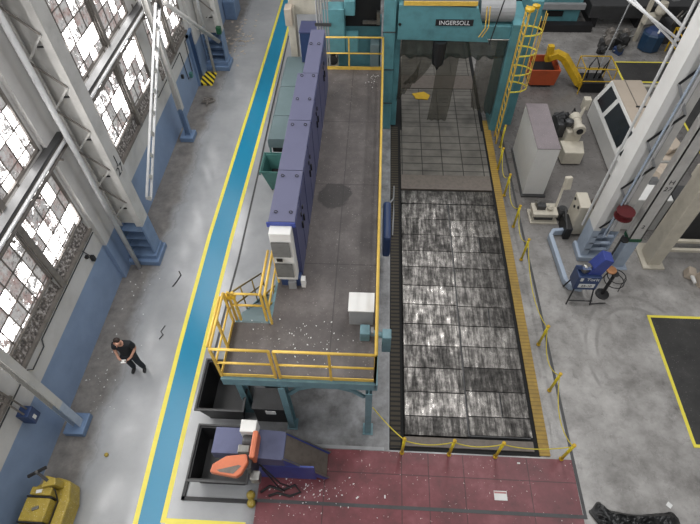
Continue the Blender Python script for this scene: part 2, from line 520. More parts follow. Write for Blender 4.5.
# thin conduits below the sills
t = tag(MB().path([(-7.86, 1, 2.28), (-7.86, 4.9, 2.28), (-7.86, 5.0, 2.1), (-7.86, 5.6, 2.1), (-7.86, 5.7, 2.28), (-7.86, 9.1, 2.28)], .018, 6).build('conduit', 'dark_grey'), 'thin dark conduit under the lower windows with a small drop loop', 'conduit')
t = tag(MB().path([(-7.86, 15.6, 2.2), (-7.86, 18.6, 2.2), (-7.86, 18.7, .95), (-7.86, 19.3, .95), (-7.86, 19.4, 2.2), (-7.86, 20.2, 2.2)], .018, 6).build('conduit', 'dark_grey'), 'thin dark conduit looping down the wall beside the blue door', 'conduit')
t = thing('wall_switch', (-7.88, 8.55, 1.75), 'small black switch on the pale wall under the window beside the big column', 'switch')
MB().box(-7.9, -7.8, 8.5, 8.6, 1.72, 1.9).build('switch_box', 'black', t)
MB().box(-7.9, -7.82, 8.35, 8.43, 2.02, 2.1).build('junction_box', 'black', t)
MB().tube((-7.88, 8.55, 1.9), (-7.88, 8.4, 2.3), .012, 6).build('conduit', 'black', t)
t = thing('wall_switch', (-7.88, 18.7, .8), 'small teal and black switch low on the wall near the blue door', 'switch')
MB().box(-7.9, -7.78, 18.95, 19.1, .85, 1.05).build('switch_box', 'teal_bin', t)
MB().box(-7.9, -7.8, 18.1, 18.18, 1.35, 1.5).build('junction_box', 'black', t)

# door in the far left wall
d = struct(MB().box(-7.9, -7.84, 19.75, 20.9, 0, 2.2).build('door_1', mat('dark_blue_door', '#1f3c63', .5)))
MB().box(-7.92, -7.8, 19.65, 19.77, 0, 2.3).box(-7.92, -7.8, 20.9, 21.0, 0, 2.3).box(-7.92, -7.8, 19.65, 21.0, 2.2, 2.3).build('door_frame', 'col_blue', d)

# ------------------------------------------------------------------ left columns
def laced_column(y0, y1, x_in, label, number=None, flange_y=None):
    xw = -7.72
    t = thing('laced_steel_column', ((xw+x_in)/2, (y0+y1)/2, 0), label, 'column', None)
    MB().box(x_in-.06, x_in, y0, y1, 1.6, 11).box(x_in-.2, x_in-.06, y0, y0+.03, 1.6, 11).box(x_in-.2, x_in-.06, y1-.03, y1, 1.6, 11).build('inner_flange', 'col_white', t)
    MB().box(xw-.02, xw+.04, y0, y1, 1.6, 11).box(xw+.04, xw+.18, y0, y0+.03, 1.6, 11).box(xw+.04, xw+.18, y1-.03, y1, 1.6, 11).build('wall_flange', 'col_white', t)
    MB().box(xw, x_in-.05, y0+.14, y0+.17, 1.6, 11).build('web_plate', 'col_white', t)
    z = 2.0; j = 0
    while z < 10.5:
        a, b = (xw+.1, x_in-.12) if j % 2 == 0 else (x_in-.12, xw+.1)
        MB().bar((a, y0-.02, z), (b, y0-.02, z+.62), .02, .05).build('lacing_bar', 'brown_pipe' if j % 2 else 'col_white', t)
        if j % 2 == 0:
            MB().bar((xw+.35, y0+.08, z+.3), (x_in-.25, y0+.08, z+.3), .03, .03).build('step_rung', 'black', t)
        z += .62; j += 1
    # blue foot
    MB().box(x_in-.06, x_in, y0-.02, y1+.02, .35, 1.6).build('foot_plate', 'col_blue', t)
    MB().box(xw-.02, xw+.03, y0-.02, y1+.02, .35, 1.6).build('foot_plate', 'col_blue', t)
    MB().box(xw, x_in-.06, y1-.06, y1-.02, .35, 1.6).build('web_plate', 'col_blue', t)
    for zz in (.6, .95, 1.3):
        MB().box(xw+.02, x_in-.05, y0+.05, y1-.06, zz, zz+.03).build('rib', 'col_blue', t)
    MB().box(-7.9, x_in+.1, y0-.25, y1+.12, 0, .2).build('pedestal', 'col_blue', t, bev=.02)
    MB().box(-7.85, x_in+.04, y0-.12, y1+.05, .2, .36).build('pedestal', 'col_blue', t, bev=.01)
    if number:
        R = Matrix(((0,0,1),(1,0,0),(0,1,0)))   # text facing +x, reading along y
        text('lettering', number[0], .36, (x_in+.004, (y0+y1)/2, 4.0), R.to_4x4(), 'decal_black', t)
        text('lettering', number[1], .36, (x_in+.004, (y0+y1)/2, 3.66), R.to_4x4(), 'decal_black', t)
    return t
laced_column(9.95, 10.42, -6.92, 'tall off-white laced steel column marked J 27 with a ribbed blue foot', ('J', '27'))
laced_column(21.1, 21.6, -6.85, 'far off-white laced column with blue foot and green box beside the blue door')
t = tag(MB().tube((-7.46, 9.6, .0), (-7.46, 9.66, 10.5), .07).build('downpipe', 'rail_white', smooth=True), 'long pale downpipe standing just in front of the column marked J 27', 'pipe')
t = tag(MB().tube((-7.4, 20.7, .0), (-7.4, 20.7, 10), .06).build('downpipe', 'rail_white', smooth=True), 'pale downpipe beside the far column at the blue door', 'pipe')
t = tag(MB().box(-6.98, -6.78, 20.9, 21.08, 1.7, 2.0).build('control_box', 'green', bev=.01), 'small green control box on the far left column above its blue foot', 'box')

# intermediate wind posts
def wind_post(y, xb, label):
    t = thing('wind_post', (xb, y, 0), label, 'post')
    s = MB()
    s.box(xb-.10, xb-.08, y-.10, y+.10, 1.35, 10); s.box(xb+.08, xb+.10, y-.10, y+.10, 1.35, 10); s.box(xb-.08, xb+.08, y-.015, y+.015, 1.35, 10)
    s.build('post', 'col_white', t)
    s = MB(); s.box(xb-.10, xb-.08, y-.10, y+.10, .2, 1.35); s.box(xb+.08, xb+.10, y-.10, y+.10, .2, 1.35); s.box(xb-.08, xb+.08, y-.015, y+.015, .2, 1.35)
    s.build('lower_post', 'light_blue' if y < 5 else 'col_blue', t)
    MB().box(xb-.3, xb+.22, y-.28, y+.28, 0, .2).build('pedestal', 'col_blue', t, bev=.02)
    return t
wind_post(4.45, -7.42, 'white wall post with pale blue lower part, nearest the yellow tugger')
wind_post(16.1, -7.42, 'slim white wall post with blue foot between the two big left columns')

# lattice brace and pipe brace
def lattice(a, b, wdt, label):
    t = thing('lattice_brace', a, label, 'brace')
    a, b = Vector(a), Vector(b); d = (b-a).normalized(); sd = d.cross(Vector((1, 0, 0))).normalized() * wdt/2
    for s in (-1, 1):
        MB().bar(a + sd*s, b + sd*s, .07, .05).build('chord', 'rail_white', t)
    n = 9; L = (b-a).length
    for i in range(n+1):
        p = a + d*L*i/n
        MB().bar(p - sd, p + sd, .05, .12).build('batten', 'col_white' if i < n else 'dark_grey', t)
lattice((-7.0, 11.0, 1.75), (-7.0, 15.95, 5.3), .3, 'pale slanting lattice brace with square openings beside the column marked J 27')
tag(MB().tube((-7.0, 16.56, 5.1), (-7.0, 20.98, 1.35), .085).build('pipe_brace', 'col_white', smooth=True), 'long pale pipe brace slanting down to the far left column', 'brace')

# transformer box on the wall, near
t = thing('transformer_box', (-7.7, 4.1, 1.5), 'dark blue electrical box on the wall beside the white post above the tugger', 'electrical box')
MB().box(-7.9, -7.62, 3.93, 4.2, 1.5, 1.92).build('housing', 'navy', t, bev=.02)
MB().box(-7.62, -7.61, 4.0, 4.08, 1.62, 1.75).build('label_plate', 'paper', t)
for yy in (3.95, 4.08): MB().tube((-7.72, yy+.04, 1.92), (-7.8, yy, 3.6), .02, 6).build('conduit', 'brown_pipe', t)
for yy in (4.62, 4.95):
    pass

# ------------------------------------------------------------------ floor markings
def ribbon(pts, x_off0, x_off1, z, name, m):
    s = MB(); L = []; R = []
    for y, x in pts: L.append((x+x_off0, y)); R.append((x+x_off1, y))
    return s.slab(L + R[::-1], 0, z).build(name, m)
curve = [(-2.5, -5.2), (1.4, -5.33), (4, -5.43), (7, -5.52), (11, -5.57), (15, -5.50), (19, -5.42), (23, -5.36), (27, -5.31), (32, -5.3)]
curveR = [(2.3, -4.61), (5, -4.66), (8, -4.69), (11, -4.69), (15, -4.62), (19, -4.56), (23, -4.52), (27, -4.5), (32, -4.5)]
s = MB(); s.slab([(x+.1, y) for y, x in curve] + [(x-.1, y) for y, x in curveR[::-1]] + [(-4.6, -2.5)], 0, .004)
struct(s.build('floor_aisle', 'lane_teal'))
struct(ribbon(curve, 0, .12, .006, 'floor_line', 'lane_yellow'))
struct(ribbon(curveR, -.12, 0, .006, 'floor_line', 'lane_yellow'))
struct(MB().box(-4.61, -2.75, 2.28, 2.40, 0, .006).build('floor_line', 'lane_yellow'))
struct(ribbon([(5.4, -4.42), (8.6, -4.38), (10, -4.34), (14, -4.36), (18, -4.42), (24, -4.45)], -.03, .03, .008, 'floor_line', 'dark_grey'))
# red zone and its dark channel
struct(MB().box(-2.57, 5.0, -2, 4.16, 0, .010).build('floor_red_zone', 'red'))
struct(MB().box(-2.57, 5.06, 2.84, 2.92, .010, .016).build('floor_channel', 'dark_grey'))
struct(ribbon([(2.84, 5.02), (6, 4.98), (9, 4.96), (12.5, 4.9), (17, 4.86)], 0, .07, .012, 'floor_channel', 'dark_grey'))
struct(MB().box(-2.0, .42, 4.18, 4.26, 0, .004).build('floor_joint', 'grey'))
# mats
def floor_mat_area(x0, x1, y0, y1, label, sides='lbt'):
    t = thing('floor_mat', (x0, y0, 0), label, 'mat')
    MB().box(x0+.07, x1, y0+.07, y1-.07, 0, .012).build('mat_surface', 'mat', t)
    if 'l' in sides: MB().box(x0, x0+.08, y0, y1, 0, .014).build('yellow_border', 'lane_yellow', t)
    if 'b' in sides: MB().box(x0, x1, y0, y0+.08, 0, .015).build('yellow_border', 'lane_yellow', t)
    if 't' in sides: MB().box(x0, x1, y1-.08, y1, 0, .015).build('yellow_border', 'lane_yellow', t)
floor_mat_area(8.07, 11.5, 4.6, 8.45, 'black floor area with yellow border at the right edge, below the beige frame')
floor_mat_area(10.6, 15.2, 20.4, 22.05, 'small black floor area with yellow border behind the windowed beige machine')
floor_mat_area(12.2, 17, 15.5, 19.6, 'dark floor area with yellow lines right of the tall white column')
struct(MB().box(9.3, 16, 20.05, 20.2, 0, .05).build('floor_duct', 'beige'))

# ------------------------------------------------------------------ planer table
bed = thing('machine_table', (2.55, 4.4, 0), 'long planer table of scored steel plates between dark slots and a yellow strip', 'machine table')
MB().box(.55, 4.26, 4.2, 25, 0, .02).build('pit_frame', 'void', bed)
MB().box(.98, 4.08, 4.6, 13.2, .02, .09).build('table_core', 'dark_grey', bed)
rowsL = [4.56, 5.06, 5.72, 6.42, 7.1, 7.81, 8.49, 9.18, 9.9, 10.55, 11.24, 11.94, 12.65]
rowsR = [4.62, 5.11, 5.80, 6.48, 7.12, 7.79, 8.46, 9.17, 9.88, 10.54, 11.2, 11.93, 12.65]
g = .009
for i in range(len(rowsL)-1):
    a, b = rowsL[i]+g, rowsL[i+1]-g
    MB().box(.93, 2.52, a, b, .02, .12).build('table_plate', 'bed', bed, bev=.006)
    a, b = rowsR[i]+g, rowsR[i+1]-g
    if i in (1, 5, 9): 
        MB().box(2.56, 3.42, a, b, .02, .115).build('table_plate', 'bed', bed, bev=.006)
        MB().box(3.45, 4.12, a, b, .02, .12).build('table_plate', 'bed', bed, bev=.006)
    else: MB().box(2.56, 4.12, a, b, .02, .115).build('table_plate', 'bed', bed, bev=.006)
MB().box(.93, 4.12, 12.68, 13.3, .02, .12).build('end_plate', 'bed', bed, bev=.006)
MB().box(.93, 4.12, 4.30, 4.54, .02, .07).build('end_lip', 'belt', bed)
MB().box(.93, 4.15, 13.42, 14.15, .02, .1).build('cover_head', 'belt', bed, bev=.01)
MB().box(.93, 4.15, 14.17, 16.75, .02, .08).build('way_cover', 'cover', bed)
MB().box(.98, 4.10, 16.77, 19.6, .02, .07).build('way_cover', 'cover_fine', bed)
MB().box(.98, 4.10, 19.62, 20.6, .02, .09).build('cover_head', 'belt', bed)
MB().box(.98, 4.10, 20.66, 25, .02, .07).build('way_cover', 'cover_fine', bed)
MB().slab([(1.45, 19.2), (1.95, 19.35), (2.2, 19.1), (2.1, 18.8), (1.6, 18.85)], .07, .1).build('yellow_pad', 'mach_yellow', bed)
MB().box(.57, .83, 4.25, 17, .02, .04).build('slot_grate', 'grate', bed)
MB().box(4.24, 4.50, 4.22, 17.5, 0, .05).build('tread_strip', 'strip', bed)

# ------------------------------------------------------------------ platform
Z = 2.72
pf = thing('work_platform', (-1.1, 4.75, 0), 'raised grey work platform with yellow handrails on teal legs beside the planer table', 'platform')
MB().slab([(-3.2, 4.75), (.12, 4.75), (.12, 16.7), (-2.32, 16.7), (-2.32, 6.1), (-3.2, 6.1)], Z-.06, Z).build('deck', 'deck', pf)
eb = MB()
eb.box(-3.22, .14, 4.68, 4.75, Z-.3, Z-.02)
eb.build('edge_beam', 'teal_beam', pf)
MB().box(.12, .18, 4.68, 16.7, Z-.3, Z-.02).build('edge_beam', 'teal_beam', pf)
MB().box(-3.24, -3.2, 4.75, 6.1, Z-.3, Z-.02).build('edge_beam', 'teal_beam', pf)
MB().box(-2.38, -2.32, 6.1, 16.7, Z-.3, Z-.02).build('edge_beam', 'teal_beam', pf)
for (xx, yy, x2, y2) in ((-3.1, 5.05, -3.1, 4.78), (-1.93, 4.65, -1.93, 4.78), (0.0, 4.6, 0.0, 4.78)):
    s = MB()
    y0 = yy
    s.box(xx-.075, xx+.075, y0-.02, y0+0, 0.03, Z-.3); s.box(xx-.075, xx+.075, y0+.2, y0+.22, 0.03, Z-.3); s.box(xx-.012, xx+.012, y0, y0+.2, 0.03, Z-.3)
    leg = s.build('leg', 'teal_beam', pf)
    MB().box(xx-.13, xx+.13, y0-.05, y0+.25, 0, .03).build('foot_plate', 'teal_beam', leg)
for xx in (-2.1, 0.0):
    for yy in (9.0, 13.0, 16.3):
        MB().box(xx-.1, xx+.1, yy-.1, yy+.1, 0, Z-.3).build('leg', 'teal_beam', pf)
MB().path([(-1.82, 4.75, 1.9), (-1.6, 4.75, 2.2), (-1.2, 4.75, 2.4)], .03, rect=(.05, .1)).build('knee_brace', 'teal_beam', pf)
MB().path([(-.1, 4.75, 1.9), (-.35, 4.75, 2.2), (-.75, 4.75, 2.4)], .03, rect=(.05, .1)).build('knee_brace', 'teal_beam', pf)
# toe boards and handrails
H1, H2 = 1.2, .62
def rail(name_a, a, b, posts, toe=True, h=H1, hm=H2, r=.03):
    a = Vector((a[0], a[1], Z)); b = Vector((b[0], b[1], Z))
    top = MB().tube(a + Vector((0,0,h)), b + Vector((0,0,h)), r).build('handrail', 'yellow', pf, smooth=True)
    MB().tube(a + Vector((0,0,hm)), b + Vector((0,0,hm)), r*.85).build('middle_rail', 'yellow', pf, smooth=True)
    for q in posts:
        p = a.lerp(b, q)
        MB().bar(p, p + Vector((0,0,h)), .05, .05).build('post', 'yellow', pf)
    if toe:
        MB().bar(a + Vector((0,0,.06)), b + Vector((0,0,.06)), .015, .12).build('toe_board', 'yellow', pf)
rail('f', (-3.2, 4.75), (-2.02, 4.75), (0, 1))
rail('f', (-1.92, 4.75), (.12, 4.75), (0, .54, 1))
rail('r', (.12, 4.75), (.12, 16.7), (0, .13, .27, .4, .55, .7, .85, 1), r=.035)
rail('b', (-1.9, 16.7), (.12, 16.7), (.42, 1))
rail('l', (-3.2, 4.75), (-3.2, 6.1), (.5, 1))
MB().tube((-3.26, 4.8, Z+1.2), (-3.26, 6.0, Z+1.2), .03).build('handrail', 'yellow', pf, smooth=True)
# inner rail from the stair head towards the cabinets
rail('s', (-2.3, 6.1), (-2.3, 7.3), (0, 1), toe=False)
MB().tube((-2.42, 6.1, Z+1.15), (-2.42, 7.35, Z+1.15), .03).build('handrail', 'yellow', pf, smooth=True)

gate = thing('safety_gate', (-2.8, 6.15, Z), 'yellow double-bar safety gate across the top of the platform stair', 'gate')
for h in (1.1, .65): MB().tube((-3.15, 6.16, Z+h), (-2.4, 6.16, Z+h), .028).build('gate_bar', 'yellow', gate, smooth=True)
for x in (-3.13, -3.03, -2.42): MB().bar((x, 6.16, Z+.03), (x, 6.16, Z+1.15), .05, .05).build('gate_post', 'yellow', gate)
MB().box(-3.3, -2.98, 6.1, 6.22, Z+.95, Z+1.02).build('gate_hinge', 'mach_yellow', gate)

st = thing('platform_stair', (-2.8, 7.6, 0), 'teal stair with brown-yellow handrails dropping behind the platform landing', 'stair')
y0s, y1s = 6.16, 8.65
for x in (-3.18, -2.4):
    MB().path([(x, y0s, Z-.15), (x, y1s, .1)], 0, rect=(.04, .22)).build('stringer', 'teal_beam', st)
n = 11
for i in range(n):
    f = (i+.5)/n
    MB().box(-3.16, -2.42, y0s+(y1s-y0s)*f-.12, y0s+(y1s-y0s)*f+.12, Z*(1-f)-.03, Z*(1-f)).build('tread', 'teal_pale', st)
rl = mat('brownish_yellow_rail', '#8a7430', .5, dirt=.4, dark='#4a3c1c')
M['stair_rail'] = rl
for x in (-3.2, -2.4):
    for h in (1.05, .55):
        MB().tube((x, y0s, Z+h-.05), (x, y1s, .15+h), .022, 8).build('handrail', 'stair_rail', st, smooth=True)
    for f in (.35, .68, 1.0):
        y = y0s+(y1s-y0s)*f; z = (Z-.05)*(1-f)+.12*f
        MB().tube((x, y, z), (x, y, z+1.03), .02, 8).build('baluster', 'stair_rail', st, smooth=True)

# ------------------------------------------------------------------ blue electrical cabinets on the platform
cabs = [(7.4, 9.02, (7.65, 8.8)), (9.04, 10.92, (10.7,)), (10.94, 13.08, (11.8, 12.9)), (13.10, 15.5, (14.6,))]
names = ['blue electrical cabinet with louvred cooling unit on its end, nearest the stair', 'blue electrical cabinet, second from the louvred end unit', 'blue electrical cabinet in the middle of the platform row', 'blue electrical cabinet, slightly narrower, at the far end of the platform row']
for i, (a, b, eyes) in enumerate(cabs):
    xl = -2.28 if i < 3 else -2.14
    t = thing('electrical_cabinet', ((xl-1.72)/2, (a+b)/2, Z), names[i], 'cabinet', 'blue cabinets on the platform')
    MB().box(xl, -1.72, a, b, Z+.12, Z+2.06).build('body', 'cab_blue', t, bev=.01)
    MB().box(xl+.05, -1.77, a+.03, b-.03, Z, Z+.12).build('plinth', 'blue', t)
    MB().box(xl-.01, -1.71, a, b, Z+2.06, Z+2.1).build('lid', 'cab_top', t, bev=.006)
    nd = 2 if b-a > 1.2 else 1
    for k in range(nd):
        ya = a + (b-a)*k/nd; yb = a + (b-a)*(k+1)/nd
        dr = MB().box(-1.72, -1.70, ya+.03, yb-.03, Z+.16, Z+2.02).build('door', 'cab_blue', t, bev=.004)
        yh = yb-.12 if k == 0 else ya+.12
        MB().box(-1.70, -1.66, yh-.02, yh+.02, Z+1.15, Z+1.35).build('door_handle', 'black', dr)
        MB().box(-1.70, -1.675, yh-.025, yh+.025, Z+1.55, Z+1.65).build('lock', 'black', dr)
    for y in eyes:
        for x in (xl+.13 if i < 3 else xl+.08, -1.82):
            e = MB(); e.path([(x+.035*math.cos(q*PI/6), y, Z+2.14+.035*math.sin(q*PI/6)) for q in range(12)], .01, 6, closed=True)
            e.build('lifting_eye', 'black', t)
    if i == 0:
        ac = MB().box(-2.26, -1.78, 7.12, 7.4, Z+.35, Z+2.0).build('cooling_unit', 'white', t, bev=.015)
        for z0 in (Z+.5, Z+1.25):
            lv = MB()
            lv.box(-2.24, -1.84, 7.085, 7.1, z0, z0+.5)
            for q in range(9): lv.prism([(-2.24, 7.085, z0+.03+q*.053), (-2.24, 7.06, z0+.025+q*.053), (-2.24, 7.085, z0+.055+q*.053)], (.4, 0, 0))
            lv.build('louvre', 'louvre', ac)
        MB().box(-2.18, -2.05, 7.08, 7.1, Z+1.08, Z+1.18).build('display', 'black', ac)
        MB().box(-2.2, -1.72, 7.2, 7.42, Z, Z+.3).build('front_foot', 'navy', t)
        MB().box(-2.02, -1.84, 7.1, 7.3, Z, Z+.25).build('drain_box', 'grey', t)
        MB().box(-1.72, -1.62, 7.15, 7.3, Z, Z+.28).build('drain_box', 'white', t)
        MB().box(-2.33, -1.70, 7.36, 7.4, Z+1.95, Z+2.08).build('end_trim', 'blue', t)

t = thing('junction_cabinet', (-.2, 6.2, Z), 'small pale grey metal box on the platform deck near the right handrail', 'box')
MB().box(-.5, .04, 6.15, 6.62, Z, Z+.58).build('body', 'grey', t, bev=.01)
MB().box(-.52, .06, 6.13, 6.64, Z+.58, Z+.61).build('lid', 'white', t, bev=.005)
t = thing('hydraulic_valve', (0, 5.8, Z), 'teal grey valve block straddling the right handrail beside the small grey box', 'valve')
MB().box(-.24, -.02, 5.72, 5.98, Z, Z+.32).build('valve_body', 'teal_beam', t, bev=.02)
MB().tube((-.02, 5.85, Z+.2), (.3, 5.8, Z+.15), .07).build('pipe', 'teal_beam', t)
MB().box(.26, .46, 5.65, 5.9, Z-.35, Z+.3).build('valve_body', 'teal_beam', t, bev=.02)
MB().box(.0, .06, 5.78, 5.92, Z+.12, Z+.3).build('flange', 'grey', t)
t = tag(MB().box(.26, .5, 9.6, 11.1, .9, 1.8).build('blue_tank', 'navy', bev=.08), 'navy blue tank hung between platform edge and planer table', 'tank')
tag(MB().path([(.42, 11.2, 1.5), (.6, 11.8, 1.2), (.66, 13.2, .4), (.66, 12.2, .1), (.62, 11.2, .1)], .025, 8).build('hose', 'grey', smooth=True), 'grey hose curling from the navy tank over the dark slot', 'hose')

# paint flakes on deck and floor (nobody could count them)
def flecks(name, n, fx, z, m, label, s0=.006, s1=.026):
    s = MB()
    for i in range(n):
        x, y = fx(); r = random.uniform(s0, s1); a = random.uniform(0, PI)
        p = [(x + r*math.cos(a+k*PI/2)*(1 if k % 2 else .6), y + r*math.sin(a+k*PI/2)*(1 if k % 2 else .6)) for k in range(4)]
        s.slab(p, z, z+.008)
    return tag(s.build(name, m), label, 'debris', kind='stuff')
def gx(cx, cy, sx, sy):
    return lambda: (random.gauss(cx, sx), random.gauss(cy, sy))
def clampf(f, x0, x1, y0, y1):
    def q():
        while True:
            x, y = f()
            if x0 < x < x1 and y0 < y < y1: return x, y
    return q
flecks('paint_flakes', 60, clampf(gx(-1.6, 5.6, .6, .4), -3.1, .05, 4.9, 7.2), Z, 'paper', 'white paint flakes scattered on the platform deck near the front rail')
flecks('paint_flakes', 30, clampf(gx(-.1, 16.1, .15, .25), -1.3, .05, 15, 16.6), Z, 'paper', 'white paint flakes in the far right corner of the platform deck')
flecks('paint_flakes', 90, clampf(gx(-1.4, 3.2, .6, .3), -2.5, 1.5, 2.0, 3.9), .01, 'paper', 'white flakes scattered on the red floor below the blue conveyor', .008, .03)
flecks('paint_flakes', 45, clampf(lambda: (random.gauss(-7.2, .3), random.uniform(4.8, 9.6)), -7.8, -6.2, 4.8, 9.6), 0, 'paper', 'white paint flakes on the dirty floor strip along the left wall', .008, .03)

# ------------------------------------------------------------------ gantry
ga = thing('planer_gantry', (2.6, 17.2, 0), 'teal planer gantry spanning the table, dark nameplate lettered INGERSOLL', 'machine')
def col(x0, x1, y0, y1, z1, xs=None):
    return MB().box(x0, x1, y0, y1, 0, z1).build('column', 'teal', ga, bev=.02)
col(.12, .52, 16.9, 18.6, 6.2)
MB().box(.52, .74, 17.15, 18.6, 0, 5.2).build('column_inner', 'teal', ga, bev=.02)
MB().box(4.42, 4.95, 16.9, 18.6, 0, 4.3).build('column', 'teal', ga, bev=.02)
MB().box(4.95, 5.35, 17.3, 18.6, 0, 4.9).build('column_outer', 'teal', ga, bev=.02)
for z in (1.2, 2.6, 4.0): MB().box(.1, .54, 16.88, 16.9, z, z+.03).build('joint_strip', 'dark_grey', ga)
MB().prism([(.6, 16.9, 3.75), (3.72, 16.9, 3.68), (3.52, 16.9, 4.0), (3.18, 16.9, 4.85), (.6, 16.9, 4.95)], (0, 1.1, 0)).build('cross_beam', 'teal', ga, bev=.02)
MB().box(3.4, 4.6, 17.1, 18.0, 3.62, 4.15).build('cross_beam', 'teal', ga, bev=.02)
MB().box(.75, 3.12, 16.86, 16.9, 4.93, 5.06).build('yellow_edge', 'yellow', ga)
MB().box(.75, 3.12, 16.9, 17.9, 4.93, 4.99).build('top_plate', 'belt', ga)
MB().lathe((3.3, 17.5, 4.5), [(.05, 0), (.36, .02), (.36, 1.15), (.05, 1.2)], 20, 'X').build('bellows_drum', 'grey', ga, smooth=False)
pl = MB().box(1.84, 3.08, 16.86, 16.9, 4.27, 4.47).build('nameplate', 'black', ga)
text('lettering', 'INGERSOLL', .2, (2.46, 16.852, 4.37), (PI/2, 0, 0), 'decal_white', pl)
ib = MB(); ib.lathe((.66, 16.88, 4.3), [(.05, 0), (.05, -.02)], 12, 'Y'); ib.build('bolt', 'black', ga)
hd = MB(); hd.lathe((2.08, 16.95, 2.6), [(.02, 0), (.08, .14), (.2, .26), (.22, .5), (.24, 1.1)], 14); hd.build('spindle_head', 'black', ga)
# curtains: a valance and long folded sheers
def sheer(name, x0, x1, y, z0f, z1, m, amp=.06, waves=9, nx=60, nz=8, shear=0):
    bm = bmesh.new(); g = []
    for i in range(nx+1):
        u = i/nx; row = []
        for j in range(nz+1):
            v = j/nz; zb = z0f(u); z = zb + (z1-zb)*v
            x = x0 + (x1-x0)*u + shear*(1-v)*(1-v)
            row.append(bm.verts.new((x, y + amp*math.sin(u*waves*2*PI + v)*(1.2-v), z)))
        g.append(row)
    for i in range(nx):
        for j in range(nz): bm.faces.new((g[i][j], g[i+1][j], g[i+1][j+1], g[i][j+1]))
    mb = MB(); mb.bm.free(); mb.bm = bm
    o = mb.build(name, m, cu)
    sm = o.modifiers.new('solid', 'SOLIDIFY'); sm.thickness = .004
    for p in o.data.polygons: p.use_smooth = True
    return o
cu = thing('strip_curtain', (2.5, 17.05, 0), 'smoky translucent plastic curtain hanging below the gantry beam over the table', 'curtain')
sheer('valance', .76, 4.4, 17.05, lambda u: 3.02+.05*math.sin(u*40), 3.7, 'sheer_dark')
sheer('curtain_panel', .8, 1.5, 17.1, lambda u: 1.15+.9*u, 3.1, 'sheer', shear=-.1, waves=4, nx=24)
sheer('curtain_panel', 1.5, 1.95, 17.1, lambda u: 1.9+.1*u, 3.1, 'sheer', shear=-.6, waves=3, nx=24)
sheer('curtain_panel', 2.1, 2.85, 17.2, lambda u: .25, 3.1, 'sheer', shear=-.12, waves=3, nx=24, amp=.03)
sheer('curtain_panel', 3.45, 4.4, 17.1, lambda u: .9-.3*u, 3.1, 'sheer', shear=.15, waves=6, nx=30)
MB().tube((.75, 17.05, 3.7), (4.42, 17.05, 3.7), .03).build('curtain_rod', 'steel', cu)
# caged ladder
la = thing('caged_ladder', (4.7, 16.45, 0), 'yellow caged ladder leaning up the right gantry column', 'ladder')
rx = 4.62
for y in (16.12, 16.58): MB().bar((rx, y, 0.0), (rx, y, 5.1), .05, .05).build('ladder_rail', 'yellow', la)
for i in range(17): MB().tube((rx, 16.12, .25+i*.29), (rx, 16.58, .25+i*.29), .015, 6).build('rung', 'yellow', la)
hz = (2.35, 3.0, 3.7, 4.4)
for z in hz:
    pts = [(rx + .62*math.sin(q*PI/12), 16.35 - .34*math.cos(q*PI/12), z) for q in range(13)]
    MB().path(pts, 0, rect=(.012, .05)).build('cage_hoop', 'lane_yellow', la)
for q in (2.5, 5, 7, 9.5):
    x, y = rx + .62*math.sin(q*PI/12), 16.35 - .34*math.cos(q*PI/12)
    MB().bar((x, y, 2.3), (x, y, 5.0), .02, .04).build('cage_strap', 'yellow', la)
MB().lathe((4.62, 16.2, 5.1), [(.03, 0), (.15, .03), (.15, .1), (.03, .13)], 14).build('rope_pulley', 'mach_yellow', la)
MB().lathe((4.85, 16.4, 5.1), [(.03, 0), (.12, .03), (.12, .1), (.03, .13)], 14).build('rope_pulley', 'mach_yellow', la)
# cables by the beam
for i, (x, m_) in enumerate(((3.42, 'yellow'), (3.52, 'yellow'))):
    tag(MB().path([(x, 16.8, 4.95), (x+.05, 16.7, 4.3), (x-.1, 16.75, 3.95)], .018, 6).build('air_hose', m_), ['yellow hose dangling from the gantry beam end, left of two', 'yellow hose dangling from the gantry beam end, right of two'][i], 'hose')
tag(MB().tube((3.9, 16.7, 5.2), (3.7, 16.7, 3.7), .02, 6).build('power_cable', 'black'), 'black cable hanging in front of the grey drum on the gantry', 'cable')

# teal head-stock machine behind the platform
tm = thing('teal_machine', (-.9, 18, 0), 'teal boxy machine standing behind the far platform handrail', 'machine')
MB().box(-1.5, .05, 17.6, 18.4, 0, 3.9).build('body', 'teal', tm, bev=.02)
MB().box(-1.95, -1.2, 16.95, 17.5, 3.2, 4.75).build('control_housing', 'teal', tm, bev=.03)
MB().box(-1.2, -.75, 17.0, 17.5, 3.2, 3.75).build('control_housing', 'teal', tm, bev=.03)
MB().box(-1.2, -.85, 17.0, 17.5, 4.5, 5.0).build('control_housing', 'teal', tm, bev=.03)
MB().box(-1.2, .0, 17.5, 17.8, 3.9, 5.2).build('recess', 'void', tm)
MB().box(-.6, -.1, 17.35, 17.45, 4.05, 4.15).build('slide', 'steel', tm)
MB().box(-.12, .0, 17.3, 17.42, 4.05, 4.5).build('slide', 'steel', tm)
MB().box(-.32, 0.0, 17.0, 17.5, 0, 3.5).build('side_panel', 'teal_pale', tm, bev=.02)
MB().box(-1.95, -1.5, 17.0, 17.5, 2.3, 3.05).build('motor_housing', 'beige', tm, bev=.03)
MB().lathe((-1.65, 16.95, 2.9), [(.05, 0), (.18, .02), (.18, .3)], 14, 'Y').build('motor', 'black', tm)

